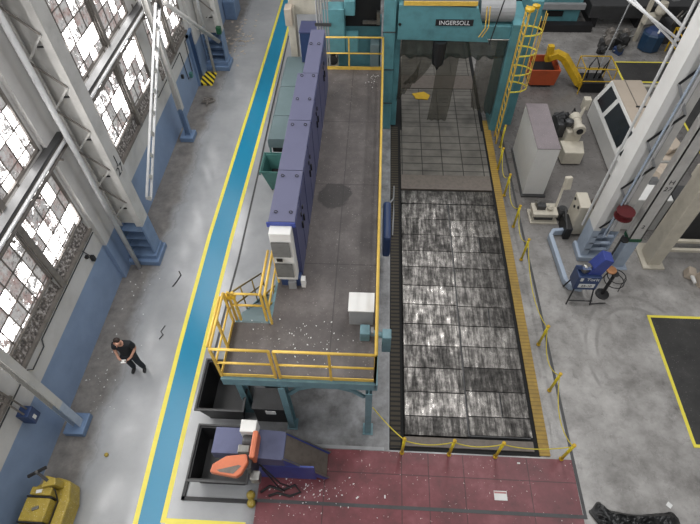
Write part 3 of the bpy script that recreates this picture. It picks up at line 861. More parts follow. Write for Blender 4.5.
# background: big shaded machines past the gantry
bgm = thing('teal_machine', (7.5, 27, 0), 'long teal machine base with dark slots along the top edge of the picture', 'machine')
MB().box(5.6, 9.6, 25.2, 27.5, 0, 1.6).build('body', 'teal', bgm, bev=.04)
MB().box(5.0, 9.7, 25.0, 25.2, .9, 1.15).build('guide_rail', 'grey', bgm)
MB().box(6.3, 7.2, 25.15, 25.2, 1.2, 1.5).build('window', 'void', bgm)
MB().box(8.0, 8.8, 25.15, 25.2, .5, .75).build('window', 'void', bgm)
MB().box(7.2, 10.2, 24.6, 25.0, 0, .35).build('dark_trough', 'black', bgm)
t = thing('machine_bed', (11.6, 26, 0), 'long dark grey machine bed at the top edge, right of the teal machine', 'machine')
MB().box(10.0, 15.0, 25.0, 27.0, .5, 1.1).build('body', 'dark_grey', t, bev=.03)
for x in (10.2, 12.4, 14.6): MB().box(x, x+.3, 25.1, 26.9, 0, .5).build('leg', 'black', t)
t = thing('way_rail', (4.6, 24.5, 5), 'long grey beam running across the top edge behind the gantry', 'beam')
MB().box(.7, 9.5, 19.0, 19.3, 4.9, 5.1).build('beam', 'grey', t)

# ------------------------------------------------------------------ things left of the cabinets
tr = thing('chip_trough', (-3.5, 17.3, 0), 'long pale green covered conveyor trough beside the cabinet row', 'conveyor')
for a, b in ((14.65, 16.0), (16.03, 17.9), (17.93, 20.1)):
    MB().prism([(-3.93, a, 1.12), (-3.86, a, 1.2), (-3.12, a, 1.2), (-3.05, a, 1.12), (-3.05, a, .8), (-3.93, a, .8)], (0, b-a, 0)).build('cover', 'teal_pale', tr, bev=.01)
MB().box(-3.85, -3.12, 14.9, 20.0, .4, .8).build('trough_body', 'void', tr)
for y in (14.7, 17.8, 19.9):
    for x in (-3.88, -3.12): MB().box(x-.03, x+.03, y-.03, y+.03, 0, .8).build('leg', 'teal_bin', tr)
tb = thing('chip_bin', (-3.6, 13.4, 0), 'open tapered dark teal chip bin under the pale green trough end', 'bin')
def open_bin(parent, x0, x1, y0, y1, z0, z1, taper, th, m, name='bin_shell', inner='void'):
    A = [(x0+taper, y0+taper), (x1-taper, y0+taper), (x1-taper, y1-taper), (x0+taper, y1-taper)]
    B = [(x0, y0), (x1, y0), (x1, y1), (x0, y1)]
    s = MB(); bm = s.bm
    def ring(p, z, ins=0):
        cx = (x0+x1)/2; cy = (y0+y1)/2
        return [bm.verts.new((q[0]+(ins if q[0] < cx else -ins), q[1]+(ins if q[1] < cy else -ins), z)) for q in p]
    a, b, c, d = ring(A, z0), ring(B, z1), ring(B, z1, th), ring(A, z0+th, th)
    for P, Q in ((a, b), (b, c), (c, d)):
        for k in range(4): bm.faces.new((P[k], P[(k+1) % 4], Q[(k+1) % 4], Q[k]))
    bm.faces.new(a[::-1]); bm.faces.new(d)
    return s.build(name, m, parent)
open_bin(tb, -3.93, -3.2, 13.05, 14.0, .08, 1.05, .2, .04, 'teal_bin')
MB().path([(-3.95, 13.03, 1.07), (-3.18, 13.03, 1.07), (-3.18, 14.02, 1.07), (-3.95, 14.02, 1.07)], 0, closed=True, rect=(.05, .06)).build('rim', 'teal_bin', tb)
MB().box(-3.7, -3.42, 13.3, 13.75, .13, .6).build('chips', 'void', tb)
for x in (-3.7, -3.4):
    for y in (13.32, 13.7): MB().lathe((x-.02, y, .07), [(.07, 0), (.07, .04)], 12, 'X').build('wheel', 'rubber', tb)
MB().lathe((-4.02, 13.2, .9), [(.09, 0), (.09, .04)], 12, 'X').build('handwheel', 'teal_bin', tb)

bg = thing('milling_machine', (-3.8, 21.3, 0), 'beige milling machine head beyond the green trough, at the top', 'machine')
MB().box(-3.80, -3.50, 20.6, 21.2, 0, 3.0).build('leg_column', 'beige', bg, bev=.02)
MB().box(-3.75, -2.05, 20.9, 21.5, 2.6, 3.4).build('cross_head', 'beige', bg, bev=.03)
MB().box(-3.85, -3.55, 20.3, 20.8, 2.4, 3.1).build('motor_housing', 'beige_top', bg, bev=.03)
MB().box(-4.4, -2.0, 20.4, 20.5, 3.8, 3.9).build('rail', 'dark_grey', bg)
MB().box(-2.20, -1.95, 20.8, 21.3, 0, 2.6).build('leg_column', 'beige', bg, bev=.02)
t = thing('blue_cabinet', (-3.4, 20.2, 0), 'royal blue floor cabinet tucked under the beige machine head', 'cabinet')
MB().box(-3.20, -2.30, 19.6, 20.5, 1.24, 2.5).build('body', 'navy', t, bev=.02)
MB().box(-3.22, -2.28, 19.58, 20.52, 2.5, 2.54).build('lid', 'cab_blue', t)
MB().box(-3.15, -2.35, 19.7, 20.4, 0.0, 0.42).build('plinth', 'navy', t)
t = thing('cable_mast', (-2.1, 17, Z), 'grey bundle of cable conduits rising behind the cabinet row', 'conduits')
for i in range(5): MB().tube((-2.12+.09*i, 16.95, 2.0), (-2.12+.09*i, 17.0, 7.2), .035).build('conduit', 'grey', t)
MB().box(-2.2, -1.65, 16.88, 16.92, 4.2, 4.3).build('clamp', 'dark_grey', t)

# ------------------------------------------------------------------ dumpsters and chip conveyor
b1 = thing('hopper_bin', (-3.7, 5.3, 0), 'black open hopper bin half under the platform corner', 'bin')
open_bin(b1, -4.22, -3.08, 4.68, 6.0, .08, .9, .12, .04, 'black')
MB().path([(-4.24, 4.66, .92), (-3.06, 4.66, .92), (-3.06, 6.02, .92), (-4.24, 6.02, .92)], 0, closed=True, rect=(.06, .05)).build('rim', 'dark_grey', b1)
MB().box(-4.1, -3.2, 4.8, 4.86, 0, .1).box(-4.1, -3.2, 5.8, 5.86, 0, .1).build('skid', 'black', b1)
t = thing('tool_chest', (-2.4, 4.9, 0), 'low black cabinet with white label under the platform front', 'cabinet')
MB().box(-2.85, -2.08, 4.78, 5.3, 0, .85).build('body', 'black', t, bev=.01)
MB().box(-2.55, -2.3, 4.765, 4.78, .55, .72).build('label_plate', 'paper', t)
MB().box(-2.87, -2.06, 4.76, 5.32, .85, .88).build('lid', 'dark_grey', t)
t = tag(MB().box(-2.75, -2.3, 5.6, 6.2, 0, 1.1).build('grey_box', 'grey', bev=.01), 'grey box standing under the platform behind the low black cabinet', 'box')
b2 = thing('hopper_bin', (-3.4, 3.7, 0), 'black open hopper bin under the blue conveyor discharge end', 'bin')
open_bin(b2, -4.1, -2.75, 3.1, 4.36, .08, .66, .1, .04, 'black')
MB().path([(-4.12, 3.08, .68), (-2.73, 3.08, .68), (-2.73, 4.38, .68), (-4.12, 4.38, .68)], 0, closed=True, rect=(.06, .05)).build('rim', 'dark_grey', b2)
MB().box(-4.0, -2.9, 3.2, 3.26, 0, .1).box(-4.0, -2.9, 4.2, 4.26, 0, .1).build('skid', 'black', b2)
fr = thing('bin_guide_frame', (-3.6, 3.6, 0), 'black angle iron guide frame on the floor around the lower hopper bin', 'frame')
MB().box(-4.36, -4.28, 2.8, 4.6, 0, .06).build('guide_rail', 'black', fr)
MB().box(-4.36, -2.57, 2.8, 2.88, 0, .06).build('guide_rail', 'black', fr)

cv = thing('chip_conveyor', (-2.2, 3.7, 0), 'blue chip conveyor with dusty belt ramp and orange motor guards over the lower bin', 'conveyor')
y0, y1 = 3.42, 4.06
MB().box(-3.45, -2.75, y0+.06, y1, 1.15, 1.5).build('discharge_hood', 'conv_blue', cv, bev=.01)
MB().prism([(-2.75, y0, 1.0), (-1.85, y0, .85), (-1.85, y0, 1.38), (-2.75, y0, 1.5)], (0, y1-y0, 0)).build('conveyor_body', 'conv_blue', cv, bev=.01)
MB().prism([(-1.85, y0, .7), (-1.0, y0, .02), (-.92, y0, .1), (-1.85, y0, 1.38)], (0, .05, 0)).build('side_plate', 'blue', cv)
MB().prism([(-1.85, y1-.05, .7), (-1.0, y1-.05, .02), (-.92, y1-.05, .1), (-1.85, y1-.05, 1.38)], (0, .05, 0)).build('side_plate', 'blue', cv)
MB().prism([(-1.85, y0+.05, .72), (-1.0, y0+.05, .03), (-.96, y0+.05, .08), (-1.85, y0+.05, 1.32)], (0, y1-y0-.1, 0)).build('belt', 'belt', cv)
MB().path([(-1.87, y0+.02, 1.4), (-.9, y0+.02, .12)], 0, rect=(.03, .03)).build('edge_strip', 'steel', cv)
MB().path([(-1.87, y1-.02, 1.4), (-.9, y1-.02, .12)], 0, rect=(.03, .03)).build('edge_strip', 'steel', cv)
MB().box(-2.7, -1.2, y0-.01, y0+.03, .02, .95).build('side_skirt', 'blue', cv)
for x in (-2.6, -2.0): MB().box(x, x+.08, y1-.1, y1, 0, .9).build('leg', 'blue', cv)
MB().prism([(-3.26, 2.95, 1.78), (-3.24, 3.12, 1.78), (-2.98, 3.30, 1.78), (-2.56, 3.36, 1.78), (-2.5, 3.2, 1.78), (-2.6, 2.95, 1.78), (-2.7, 2.88, 1.78)], (0, 0, .16)).build('chain_guard', 'orange', cv, bev=.03)
MB().prism([(-3.12, 3.0, 1.9), (-2.68, 3.12, 1.9), (-2.62, 3.1, 1.9), (-2.76, 2.94, 1.9), (-3.05, 2.96, 1.9)], (0, 0, .045)).build('guard_cover', 'belt', cv)
MB().box(-2.5, -2.38, 3.28, 3.86, 1.55, 1.95).build('chain_guard', 'orange', cv, bev=.03)
MB().box(-2.8, -2.45, 3.83, 4.1, 1.52, 1.92).build('control_box', 'white', cv, bev=.01)
MB().lathe((-2.75, 3.72, 1.66), [(.03, 0), (.11, .01), (.13, .06), (.13, .24), (.05, .27)], 16, 'X').build('motor', 'dark_grey', cv)
MB().box(-2.82, -2.56, 3.45, 3.62, 1.5, 1.72).build('gearbox', 'steel', cv, bev=.02)
MB().box(-2.5, -2.3, 2.95, 3.15, 1.2, 1.5).build('gearbox', 'steel', cv, bev=.02)
MB().box(-2.55, -2.45, 3.1, 3.4, 0.9, 1.8).build('motor_bracket', 'dark_grey', cv)
for i, (a, b) in enumerate((((-2.35, 3.3, 1.4), (-1.75, 3.1, .5)), ((-2.3, 3.25, 1.3), (-1.9, 3.05, .3)))):
    a, b = Vector(a), Vector(b); mid = (a+b)/2 + Vector((.1, -.1, -.2))
    MB().path([a, a.lerp(mid, .6), mid, b.lerp(mid, .5), b], .018, 6).build('cable', 'black', cv)
tag(MB().path([(-2.5, 3.05, 0.05), (-2.3, 3.2, .06), (-2.0, 3.12, .05), (-1.7, 3.25, .06), (-1.55, 3.1, .05), (-1.8, 3.0, .04), (-2.1, 3.06, .04), (-2.3, 2.98, .04)], .03, 8).build('cable_bundle', 'black', smooth=True), 'tangle of black cable on the red floor under the blue conveyor', 'cable')
for i, (x, y) in enumerate(((-2.72, 2.98), (-2.68, 2.8))):
    tag(MB().lathe((x, y, 0), [(.1, 0), (.1, .08), (.07, .12), (.02, .13)], 14).build('floor_marker', 'cart_yellow'), ['dirty yellow cap against the conveyor bin, nearer the bin', 'dirty yellow cap beside the conveyor bin, nearer the guide frame'][i], 'cap')

# ------------------------------------------------------------------ stanchions with ropes
post = None
spots = [((.86, 4.14), 'the planer table bottom left corner'), ((2.02, 4.15), 'second from left along the table end'), ((3.15, 4.15), 'third from left along the table end'), ((4.75, 4.17), 'the red floor top right corner'),
         ((4.79, 5.95), 'right of the yellow strip, first above the red floor'), ((4.74, 7.33), 'right of the yellow strip, second above the red floor'), ((4.72, 10.38), 'beside the blue column guard'),
         ((4.67, 11.79), 'left of the small beige milling table'), ((4.56, 13.26), 'at the near corner of the tall white box'), ((4.5, 14.61), 'left of the tall white box'), ((4.75, 15.9), 'near the foot of the caged ladder')]
for i, ((x, y), lab) in enumerate(spots):
    if i == 0:
        post = thing('stanchion', (x, y, .02), 'x', 'post', 'yellow stanchions around the planer table')
        MB().tube((x, y, .06), (x, y, 1.0), .036, 12).build('pole', mat('bright_yellow_tube', '#d8c22c', .45, dirt=.2), post, smooth=True)
        MB().lathe((x, y, .02), [(.055, 0), (.055, .03), (.04, .05)], 16).build('base', 'mach_yellow', post)
        MB().lathe((x, y, 1.0), [(.045, 0), (.045, .03), (.02, .05)], 12).build('cap', 'mach_yellow' , post)
        post['label'] = 'yellow stanchion post, ' + lab
    else:
        dup(post, (x, y, .02), 'yellow stanchion post, ' + lab)
M['rope'] = mat('yellow_rope', '#c9b83c', .6, dirt=.2)
def rope(a, b, sag, label, zt=.92):
    pts = []
    for i in range(9):
        f = i/8; pts.append((a[0]+(b[0]-a[0])*f, a[1]+(b[1]-a[1])*f, zt - sag*4*f*(1-f)))
    tag(MB().path(pts, .013, 6).build('barrier_rope', 'rope'), label, 'rope', 'yellow ropes between the stanchions')
S = [s[0] for s in spots]
rlab = ['yellow rope at the left end of the table end barrier', 'yellow rope in the middle of the table end barrier', 'yellow rope at the right end of the table end barrier', 'yellow rope up from the red floor corner, right of the yellow strip', 'yellow rope between the two lone posts right of the yellow strip', 'long yellow rope between the lone posts and the blue guard', 'yellow rope left of the small milling table', 'yellow rope between milling table and tall white box', 'yellow rope alongside the tall white box', 'yellow rope ending at the caged ladder']
for i in range(len(S)-1): rope(S[i], S[i+1], .5 if i > 2 else .25, rlab[i])
rope((.1, 4.9), (.86, 4.14), .1, 'yellow rope from the platform leg to the table corner post', .95)

# ------------------------------------------------------------------ person
def skin_body(name, verts, edges, radii, m, parent=None, sub=2):
    me = bpy.data.meshes.new(name); me.from_pydata(verts, edges, [])
    o = bpy.data.objects.new(name, me); COL.objects.link(o)
    me.materials.append(M[m])
    sk = o.modifiers.new('skin', 'SKIN'); sk.use_smooth_shade = True
    for i, r in enumerate(radii):
        v = me.skin_vertices[0].data[i]; v.radius = r if isinstance(r, tuple) else (r, r); v.use_root = (i == 0)
    su = o.modifiers.new('sub', 'SUBSURF'); su.levels = sub; su.render_levels = sub
    if parent: o.parent = parent
    return o
pe = thing('person', (-6.38, 6.1, 0), 'person in black t-shirt and dark jeans standing, looking down at something white in their hands', 'person')
pe.rotation_euler.z = .12
# local frame: faces -y
V = [(0,0,.96),(0,.0,1.08),(0,.01,1.25),(0,.02,1.40),(0,-.01,1.5),(0,-.05,1.56),(0,-.09,1.62),(0,-.10,1.70),
     (.1,0,.92),(.12,-.03,.5),(.14,.02,.1),(.145,-.02,.07),
     (-.1,0,.92),(-.12,-.01,.5),(-.14,.04,.1),(-.145,-.0,.07),
     (.19,.02,1.41),(.27,.02,1.16),(.15,-.2,1.05),(.07,-.28,1.05),
     (-.19,.02,1.41),(-.27,.02,1.16),(-.15,-.2,1.05),(-.07,-.28,1.05)]
Ed = [(0,1),(1,2),(2,3),(3,4),(4,5),(5,6),(6,7),(0,8),(8,9),(9,10),(10,11),(0,12),(12,13),(13,14),(14,15),(3,16),(16,17),(17,18),(18,19),(3,20),(20,21),(21,22),(22,23)]
Rr = [(.14,.1),(.135,.1),(.15,.11),(.14,.1),.055,.06,.085,.07,.085,.06,.035,.028,.085,.06,.035,.028,.06,.045,.033,.025,.06,.045,.033,.025]
skin_body('body', V, Ed, Rr, 'skin', pe)
# t-shirt with short sleeves
V = [(0,.0,.86),(0,.0,1.1),(0,.01,1.25),(0,.02,1.40),(0,-.005,1.505),(.19,.02,1.41),(.255,.02,1.2),(-.19,.02,1.41),(-.255,.02,1.2)]
skin_body('t_shirt', V, [(0,1),(1,2),(2,3),(3,4),(3,5),(5,6),(3,7),(7,8)], [(.185,.14),(.175,.135),(.18,.135),(.18,.125),.07,.088,.078,.088,.078], 'cloth_black', pe)
V = [(0,.0,.95),(.1,0,.88),(.12,-.03,.5),(.14,.02,.05),(-.1,0,.88),(-.12,-.01,.5),(-.14,.04,.05)]
skin_body('jeans', V, [(0,1),(1,2),(2,3),(0,4),(4,5),(5,6)], [(.16,.12),.105,.08,.072,.105,.08,.072], 'jeans', pe)
for s in (1, -1):
    skin_body('shoe', [(s*.14,.06 if s<0 else .04,.055),(s*.15,-.05,.05),(s*.16,-.15,.04)], [(0,1),(1,2)], [.052,.052,.042], 'shoe', pe)
skin_body('hair', [(0,-.03,1.66),(0,-.04,1.72),(0,-.09,1.745)], [(0,1),(1,2)], [(.085,.07),(.098,.085),(.08,.065)], 'hair', pe)
for s in (1, -1):
    base = Vector((s*.07, -.28, 1.05))
    for k in range(4):
        a = base + Vector((s*(-.0), -.02, .012*k-.02)); L = (.07, .08, .075, .06)[k]
        b = a + Vector((-s*L*.5, -L*.55, .0)); c = b + Vector((-s*L*.45, -.005, -.005))
        skin_body('finger', [a, b, c], [(0,1),(1,2)], [.010,.009,.008], 'skin', pe, 1)
    skin_body('thumb', [base + Vector((0,0,.02)), base + Vector((-s*.03,-.015,.045)), base + Vector((-s*.045,-.04,.05))], [(0,1),(1,2)], [.011,.010,.009], 'skin', pe, 1)
    MB().lathe((s*.035, -.185, 1.645), [(.003,-.004),(.010,0),(.003,.004)], 8, 'Y').build('eye', 'void', None).parent = pe
    sh = MB().lathe((s*.095, -.09, 1.63), [(.01,0),(.028,.008),(.01,.018)], 10, 'X').build('ear', 'skin', None); sh.parent = pe
MB().prism([(-.012,-.17,1.6),(.012,-.17,1.6),(0,-.2,1.595),(0,-.165,1.64)][:3], (0,.01,.03)).build('nose', 'skin', None).parent = pe
c_ = thing('hand_controller', (-6.34, 5.78, 1.04), 'small white controller held in the hands of the person', 'controller')
MB().rbox((-6.345, 5.79, 1.075), (.13, .09, .03), .12, .3).build('body', 'paper', c_, bev=.008)
for x in (-6.40, -6.29): MB().lathe((x, 5.79, 1.09), [(.014, 0), (.014, .02)], 10).build('thumb_stick', 'black', c_)

# ------------------------------------------------------------------ yellow tugger lower left
tg = thing('tow_tractor', (-7.1, 2.3, 0), 'dusty yellow tow tractor with black steering bar in the lower left corner', 'vehicle')
MB().slab([(-7.55, 1.3), (-6.68, 1.3), (-6.68, 2.55), (-6.82, 2.95), (-7.15, 3.02), (-7.58, 2.8)], .1, .66).build('chassis', 'cart_yellow', tg, bev=.04)
MB().box(-7.5, -6.95, 1.3, 1.98, .62, .9).build('seat_deck', 'cart_yellow', tg, bev=.03)
MB().box(-7.5, -6.95, 2.02, 2.5, .62, .95).build('battery_cover', 'cart_yellow', tg, bev=.03)
MB().box(-7.45, -6.98, 2.55, 2.72, .62, .98).build('dash_panel', 'cart_yellow', tg, bev=.02)
MB().prism([(-7.2, 2.7, .62), (-6.9, 2.78, .62), (-6.95, 2.92, .62), (-7.2, 2.96, .62)], (0, -.02, .45)).build('steering_column', 'cart_yellow', tg, bev=.02)
sc = MB(); sc.bar((-7.05, 2.8, 1.0), (-7.32, 2.95, 1.2), .06, .06); sc.build('steering_shaft', 'black', tg)
sc = MB().bar((-7.50, 2.86, 1.2), (-7.15, 3.07, 1.24), .06, .05).build('steering_bar', 'black', tg)
MB().lathe((-7.33, 2.96, 1.2), [(.03, 0), (.04, .04), (.02, .06)], 10).build('steering_hub', 'steel', tg)
for x in (-7.5, -6.86):
    for y in (1.6, 2.3): MB().lathe((x, y, .14), [(.13, 0), (.13, .08)], 16, 'X').build('wheel', 'rubber', tg)
MB().lathe((-7.2, 1.75, .9), [(.05, 0), (.05, .015)], 12).build('filler_cap', 'black', tg)
MB().rbox((-7.2, 2.28, .965), (.14, .06, .03), .4).build('latch', 'steel', tg)
MB().rbox((-7.25, 2.62, .985), (.12, .07, .03), .2).build('gauge', 'paper', tg)
for yy in (2.0, 2.52): MB().box(-7.52, -6.94, yy-.01, yy+.02, .66, .93).build('seam_strip', 'black', tg)
MB().box(-6.93, -6.91, 1.3, 2.5, .66, .70).build('seam_strip', 'black', tg)
MB().path([(-7.1, 2.75, 1.0), (-6.95, 2.68, .9), (-6.9, 2.5, .72)], .015, 6).build('hose', 'black', tg)

# hazard wedge at the door, cable heap
t = thing('wheel_chock_ramp', (-7.55, 20.2, 0), 'small black and yellow striped ramp on the floor by the blue door', 'ramp')
MB().prism([(-7.85, 19.7, 0), (-7.3, 19.7, 0), (-7.3, 19.7, .03), (-7.85, 19.7, .12)], (0, .95, 0)).build('ramp_body', 'hazard', t)
pts = [(-7.2+.32*math.cos(i*.9)*(.5+.5*math.sin(i*.37)), 18.45+.3*math.sin(i*.9)*(.6+.4*math.cos(i*.5)), .03+.004*i) for i in range(26)]
tag(MB().path(pts, .022, 6).build('cable_heap', 'brown_pipe'), 'tangled heap of grey cable on the floor near the left wall', 'cable')
t = tag(MB().path([(-6.2, 8.9, .02), (-6.12, 9.1, .02), (-6.05, 9.35, .02), (-6.15, 9.5, .02)], .018, 6).build('wire_scrap', 'black'), 'short curl of dark wire on the pale floor above the person', 'wire')
t = tag(MB().path([(-6.1, 7.05, .02), (-6.02, 7.2, .02), (-6.12, 7.3, .02), (-6.05, 7.5, .02)], .014, 6).build('wire_scrap', 'dark_grey'), 'squiggle of wire on the pale floor just beyond the person', 'wire')
t = tag(MB().lathe((-6.5, 3.75, 0), [(.05, 0), (.05, .05), (.02, .07)], 10).build('yellow_plug', 'cart_yellow'), 'small yellow knob on the floor near the yellow tugger', 'knob')
t = tag(MB().box(-7.88, -7.3, 25.5, 26.6, 0, .9).build('blue_crate', 'col_blue', bev=.03), 'blue crate by the wall at the far end of the aisle', 'crate')
flecks('debris_pile', 80, clampf(gx(-6.9, 23.5, .35, 1.2), -7.8, -6, 20, 27), 0, 'beige_top', 'heap of pale rubbish on the floor beyond the far left column', .03, .12)

# ------------------------------------------------------------------ right side
wb = thing('storage_box', (5.5, 14.5, 0), 'tall plain white box with dusty grey lid beside the planer table', 'box')
MB().box(5.2, 5.93, 13.33, 15.75, .06, 2.06).build('body', 'white', wb, bev=.012)
MB().box(5.19, 5.94, 13.32, 15.76, 2.06, 2.09).build('lid', 'lid_grey', wb, bev=.005)
MB().box(5.15, 5.98, 13.22, 15.8, 0, .06).build('plinth', 'dark_grey', wb)

# orange bin with yellow chip elevator
ob = thing('skip_bin', (7.0, 20.4, 0), 'orange open skip bin behind the caged ladder', 'bin')
open_bin(ob, 6.4, 7.6, 19.85, 21.1, .12, .85, .08, .05, 'orange_bin')
MB().box(6.6, 7.4, 20.0, 20.9, 0, .12).build('skid', 'black', ob)
MB().box(6.52, 7.48, 19.97, 20.98, .2, .6).build('chips', 'void', ob)
ce = thing('chip_elevator', (8.4, 20, 0), 'yellow chip elevator arching over to the orange bin', 'conveyor')
pts = [(7.15, 20.5, 1.1), (7.45, 20.45, 1.25), (7.75, 20.35, 1.15), (8.5, 19.95, .3), (8.9, 19.85, .15)]
MB().path(pts, 0, rect=(.38, .26)).build('elevator_duct', 'mach_yellow', ce, bev=.02)
MB().box(7.0, 7.25, 20.4, 20.65, .9, 1.6).build('discharge_head', 'mach_yellow', ce, bev=.03)
MB().box(8.6, 9.5, 19.6, 20.4, 0, .45).build('coolant_tank', 'black', ce, bev=.02)
cg = MB()
X0, X1, Y0, Y1, ZT = 8.45, 9.7, 19.5, 20.5, 1.15
for h in (1.15, .6):
    MB().path([(X0, Y0, h), (X1, Y0, h), (X1, Y1, h), (X0, Y1, h)], .025, 8, closed=True).build('guard_rail', 'mach_yellow', ce)
for x, y in ((X0, Y0), (X1, Y0), (X1, Y1), (X0, Y1)): MB().tube((x, y, 0), (x, y, 1.15), .025, 8).build('guard_post', 'mach_yellow', ce)
MB().path([(8.8, 20, .45), (8.75, 20, 1.0), (8.95, 20.1, 1.35), (9.15, 20, 1.0), (9.1, 20, .45)], .03, 8).build('hose', 'black', ce, smooth=True)
MB().path([(9.3, 20, .45), (9.45, 20, .9), (9.5, 20.1, 1.2), (9.4, 20.1, .9), (9.35, 20, .45)], .03, 8).build('hose', 'black', ce, smooth=True)

# motor-headed beige machine between white box and windowed machine
mm = thing('milling_machine', (7.2, 15.9, 0), 'beige milling machine with round motor head and tangled dark hoses', 'machine')
MB().prism([(6.85, 14.95, .05), (7.55, 14.95, .05), (7.65, 15.65, .05), (6.8, 15.65, .05)], (0, 0, .55)).build('base', 'beige', mm, bev=.04)
MB().box(6.95, 7.5, 15.6, 16.3, 0, 1.0).build('column', 'beige', mm, bev=.04)
MB().lathe((7.3, 15.45, 1.15), [(.1, 0), (.12, .02), (.2, .02), (.22, .04), (.22, .16), (.16, .2), (.16, .6), (.2, .62), (.2, .9)], 20, 'Y').build('motor', 'beige', mm, smooth=False)
MB().lathe((7.3, 15.43, 1.15), [(.05, 0), (.12, .01), (.12, .03)], 16, 'Y').build('motor_bore', 'black', mm)
MB().box(6.65, 7.15, 15.9, 16.7, .5, 1.1).build('gearbox', 'dark_grey', mm, bev=.05)
for i in range(7):
    a = random.uniform(0, 6); p0 = Vector((6.75+.1*i, 16.0+.1*(i % 3), .9))
    MB().path([p0, p0+Vector((-.15*math.cos(a), .2, .3)), p0+Vector((.1, .35*math.sin(a)+.2, .35)), p0+Vector((.2, .1, .05))], .03, 6).build('hose', 'black', mm, smooth=True)
MB().tube((6.5, 16.3, .6), (6.5, 16.3, 1.2), .03).build('handle_bar', 'dark_grey', mm)
MB().tube((6.5, 16.3, 1.2), (6.9, 16.5, 1.25), .03).build('handle_bar', 'dark_grey', mm)
MB().bar((7.55, 16.5, .8), (7.75, 16.75, 1.5), .1, .1).build('control_arm', 'beige', mm)
MB().box(7.6, 7.85, 16.65, 16.9, 1.2, 1.65).build('control_box', 'beige', mm, bev=.02)
MB().lathe((7.0, 15.9, 1.1), [(.12, 0), (.15, .05), (.15, .2), (.05, .25)], 14).build('motor', 'dark_grey', mm)

# windowed beige machine
wm = thing('enclosed_lathe', (9.4, 16, 0), 'long beige enclosed machine with dark slanted windows, partly behind the white column', 'machine')
def P3(x, y, z): return (x, y, z)
ya, yb = 13.4, 18.0
MB().prism([(8.5, ya, .05), (8.5, ya, .75), (8.9, ya, 1.62), (10.0, ya, 1.62), (10.1, ya, .05)], (0, yb-ya, 0)).build('enclosure', 'white', wm, bev=.015)
MB().box(8.92, 9.98, ya+.02, yb-.02, 1.62, 1.65).build('top_panel', 'beige_top', wm)
MB().box(9.35, 9.37, 15.9, yb, 1.65, 1.67).build('top_seam', 'brown_pipe', wm)
MB().box(9.3, 9.95, 16.25, 16.3, 1.65, 1.69).build('top_seam', 'black', wm)
def slant_win(y0, y1, s0=.16, s1=.9):
    a, b = Vector((8.5, 0, .75)), Vector((8.9, 0, 1.62)); n = Vector((-.91, 0, .42)) * .012
    p, q = a.lerp(b, s0), a.lerp(b, s1)
    MB().prism([(p.x, y0, p.z), (q.x, y0, q.z), (q.x, y1, q.z), (p.x, y1, p.z)], n).build('window_pane', 'glass_dark', wm)
slant_win(16.95, 17.75); slant_win(14.9, 16.7); slant_win(13.95, 14.6)
MB().box(8.44, 8.5, 13.5, 13.8, .7, .95).build('hose_reel', 'dark_grey', wm)
# another pale machine behind the columns
w2 = thing('machine_enclosure', (8.6, 12.3, 0), 'pale machine enclosure seen between the two right columns', 'machine')
MB().box(8.1, 9.3, 11.8, 13.1, 0, 1.4).build('body', 'white', w2, bev=.03)
MB().lathe((9.2, 12.9, 1.4), [(.35, 0), (.3, .3), (.18, .42)], 6).build('cowl', 'beige_top', w2)
MB().rbox((9.6, 14.0, 1.9), (.5, .7, .3), .5, .3).build('chute', 'beige_top', w2, bev=.05)

# small milling table
vt = thing('milling_table', (5.8, 12.2, 0), 'small beige tray table with vice and swing arm control beside the white box', 'machine')
MB().box(5.28, 6.1, 12.0, 12.55, .28, .42).build('table', 'beige', vt, bev=.02)
MB().box(5.25, 6.15, 11.95, 12.6, .0, .06).build('tray', 'beige', vt)
MB().box(5.4, 6.0, 12.1, 12.5, .06, .28).build('base', 'dark_grey', vt)
MB().box(5.42, 5.7, 12.2, 12.4, .42, .6).build('vice', 'dark_grey', vt, bev=.02)
MB().lathe((5.48, 12.45, .42), [(.09, 0), (.1, .12), (.05, .2)], 12).build('chuck', 'steel', vt)
MB().lathe((5.85, 12.25, .42), [(.06, 0), (.1, .08), (.04, .16)], 12).build('chuck', 'beige', vt)
MB().bar((6.08, 12.4, .4), (6.22, 12.75, 1.3), .08, .08).build('swing_arm', 'beige', vt)
MB().rbox((6.22, 12.55, 1.35), (.22, .16, .45), .2, -.25).build('control_box', 'beige', vt, bev=.03)
MB().lathe((6.3, 12.3, .02), [(.18, 0), (.2, .3), (.14, .42)], 16).build('pump_drum', 'dark_grey', vt)

# beige machine with gauges beside blue column
gm = thing('gauge_machine', (6.75, 11.8, 0), 'beige control console with round gauges tucked behind the white column foot', 'machine')
MB().prism([(6.4, 11.45, .1), (6.95, 11.45, .1), (6.95, 11.45, .9), (6.75, 11.45, 1.35), (6.4, 11.45, 1.35)], (0, .7, 0)).build('console', 'beige', gm, bev=.03)
for i, (y, z) in enumerate(((11.6, 1.2), (11.85, 1.0), (12.0, 1.2))): MB().lathe((6.37, y, z), [(.05, 0), (.05, .03)], 12, 'X').build('gauge', 'black', gm)
MB().box(6.95, 7.25, 11.5, 12.1, .6, 1.15).build('chute', 'belt', gm, bev=.03)
MB().box(6.2, 6.4, 11.3, 12.0, 0, .5).build('side_frame', 'black', gm, bev=.02)
MB().tube((6.2, 11.3, .5), (6.2, 12.0, .8), .03).build('side_rail', 'dark_grey', gm)

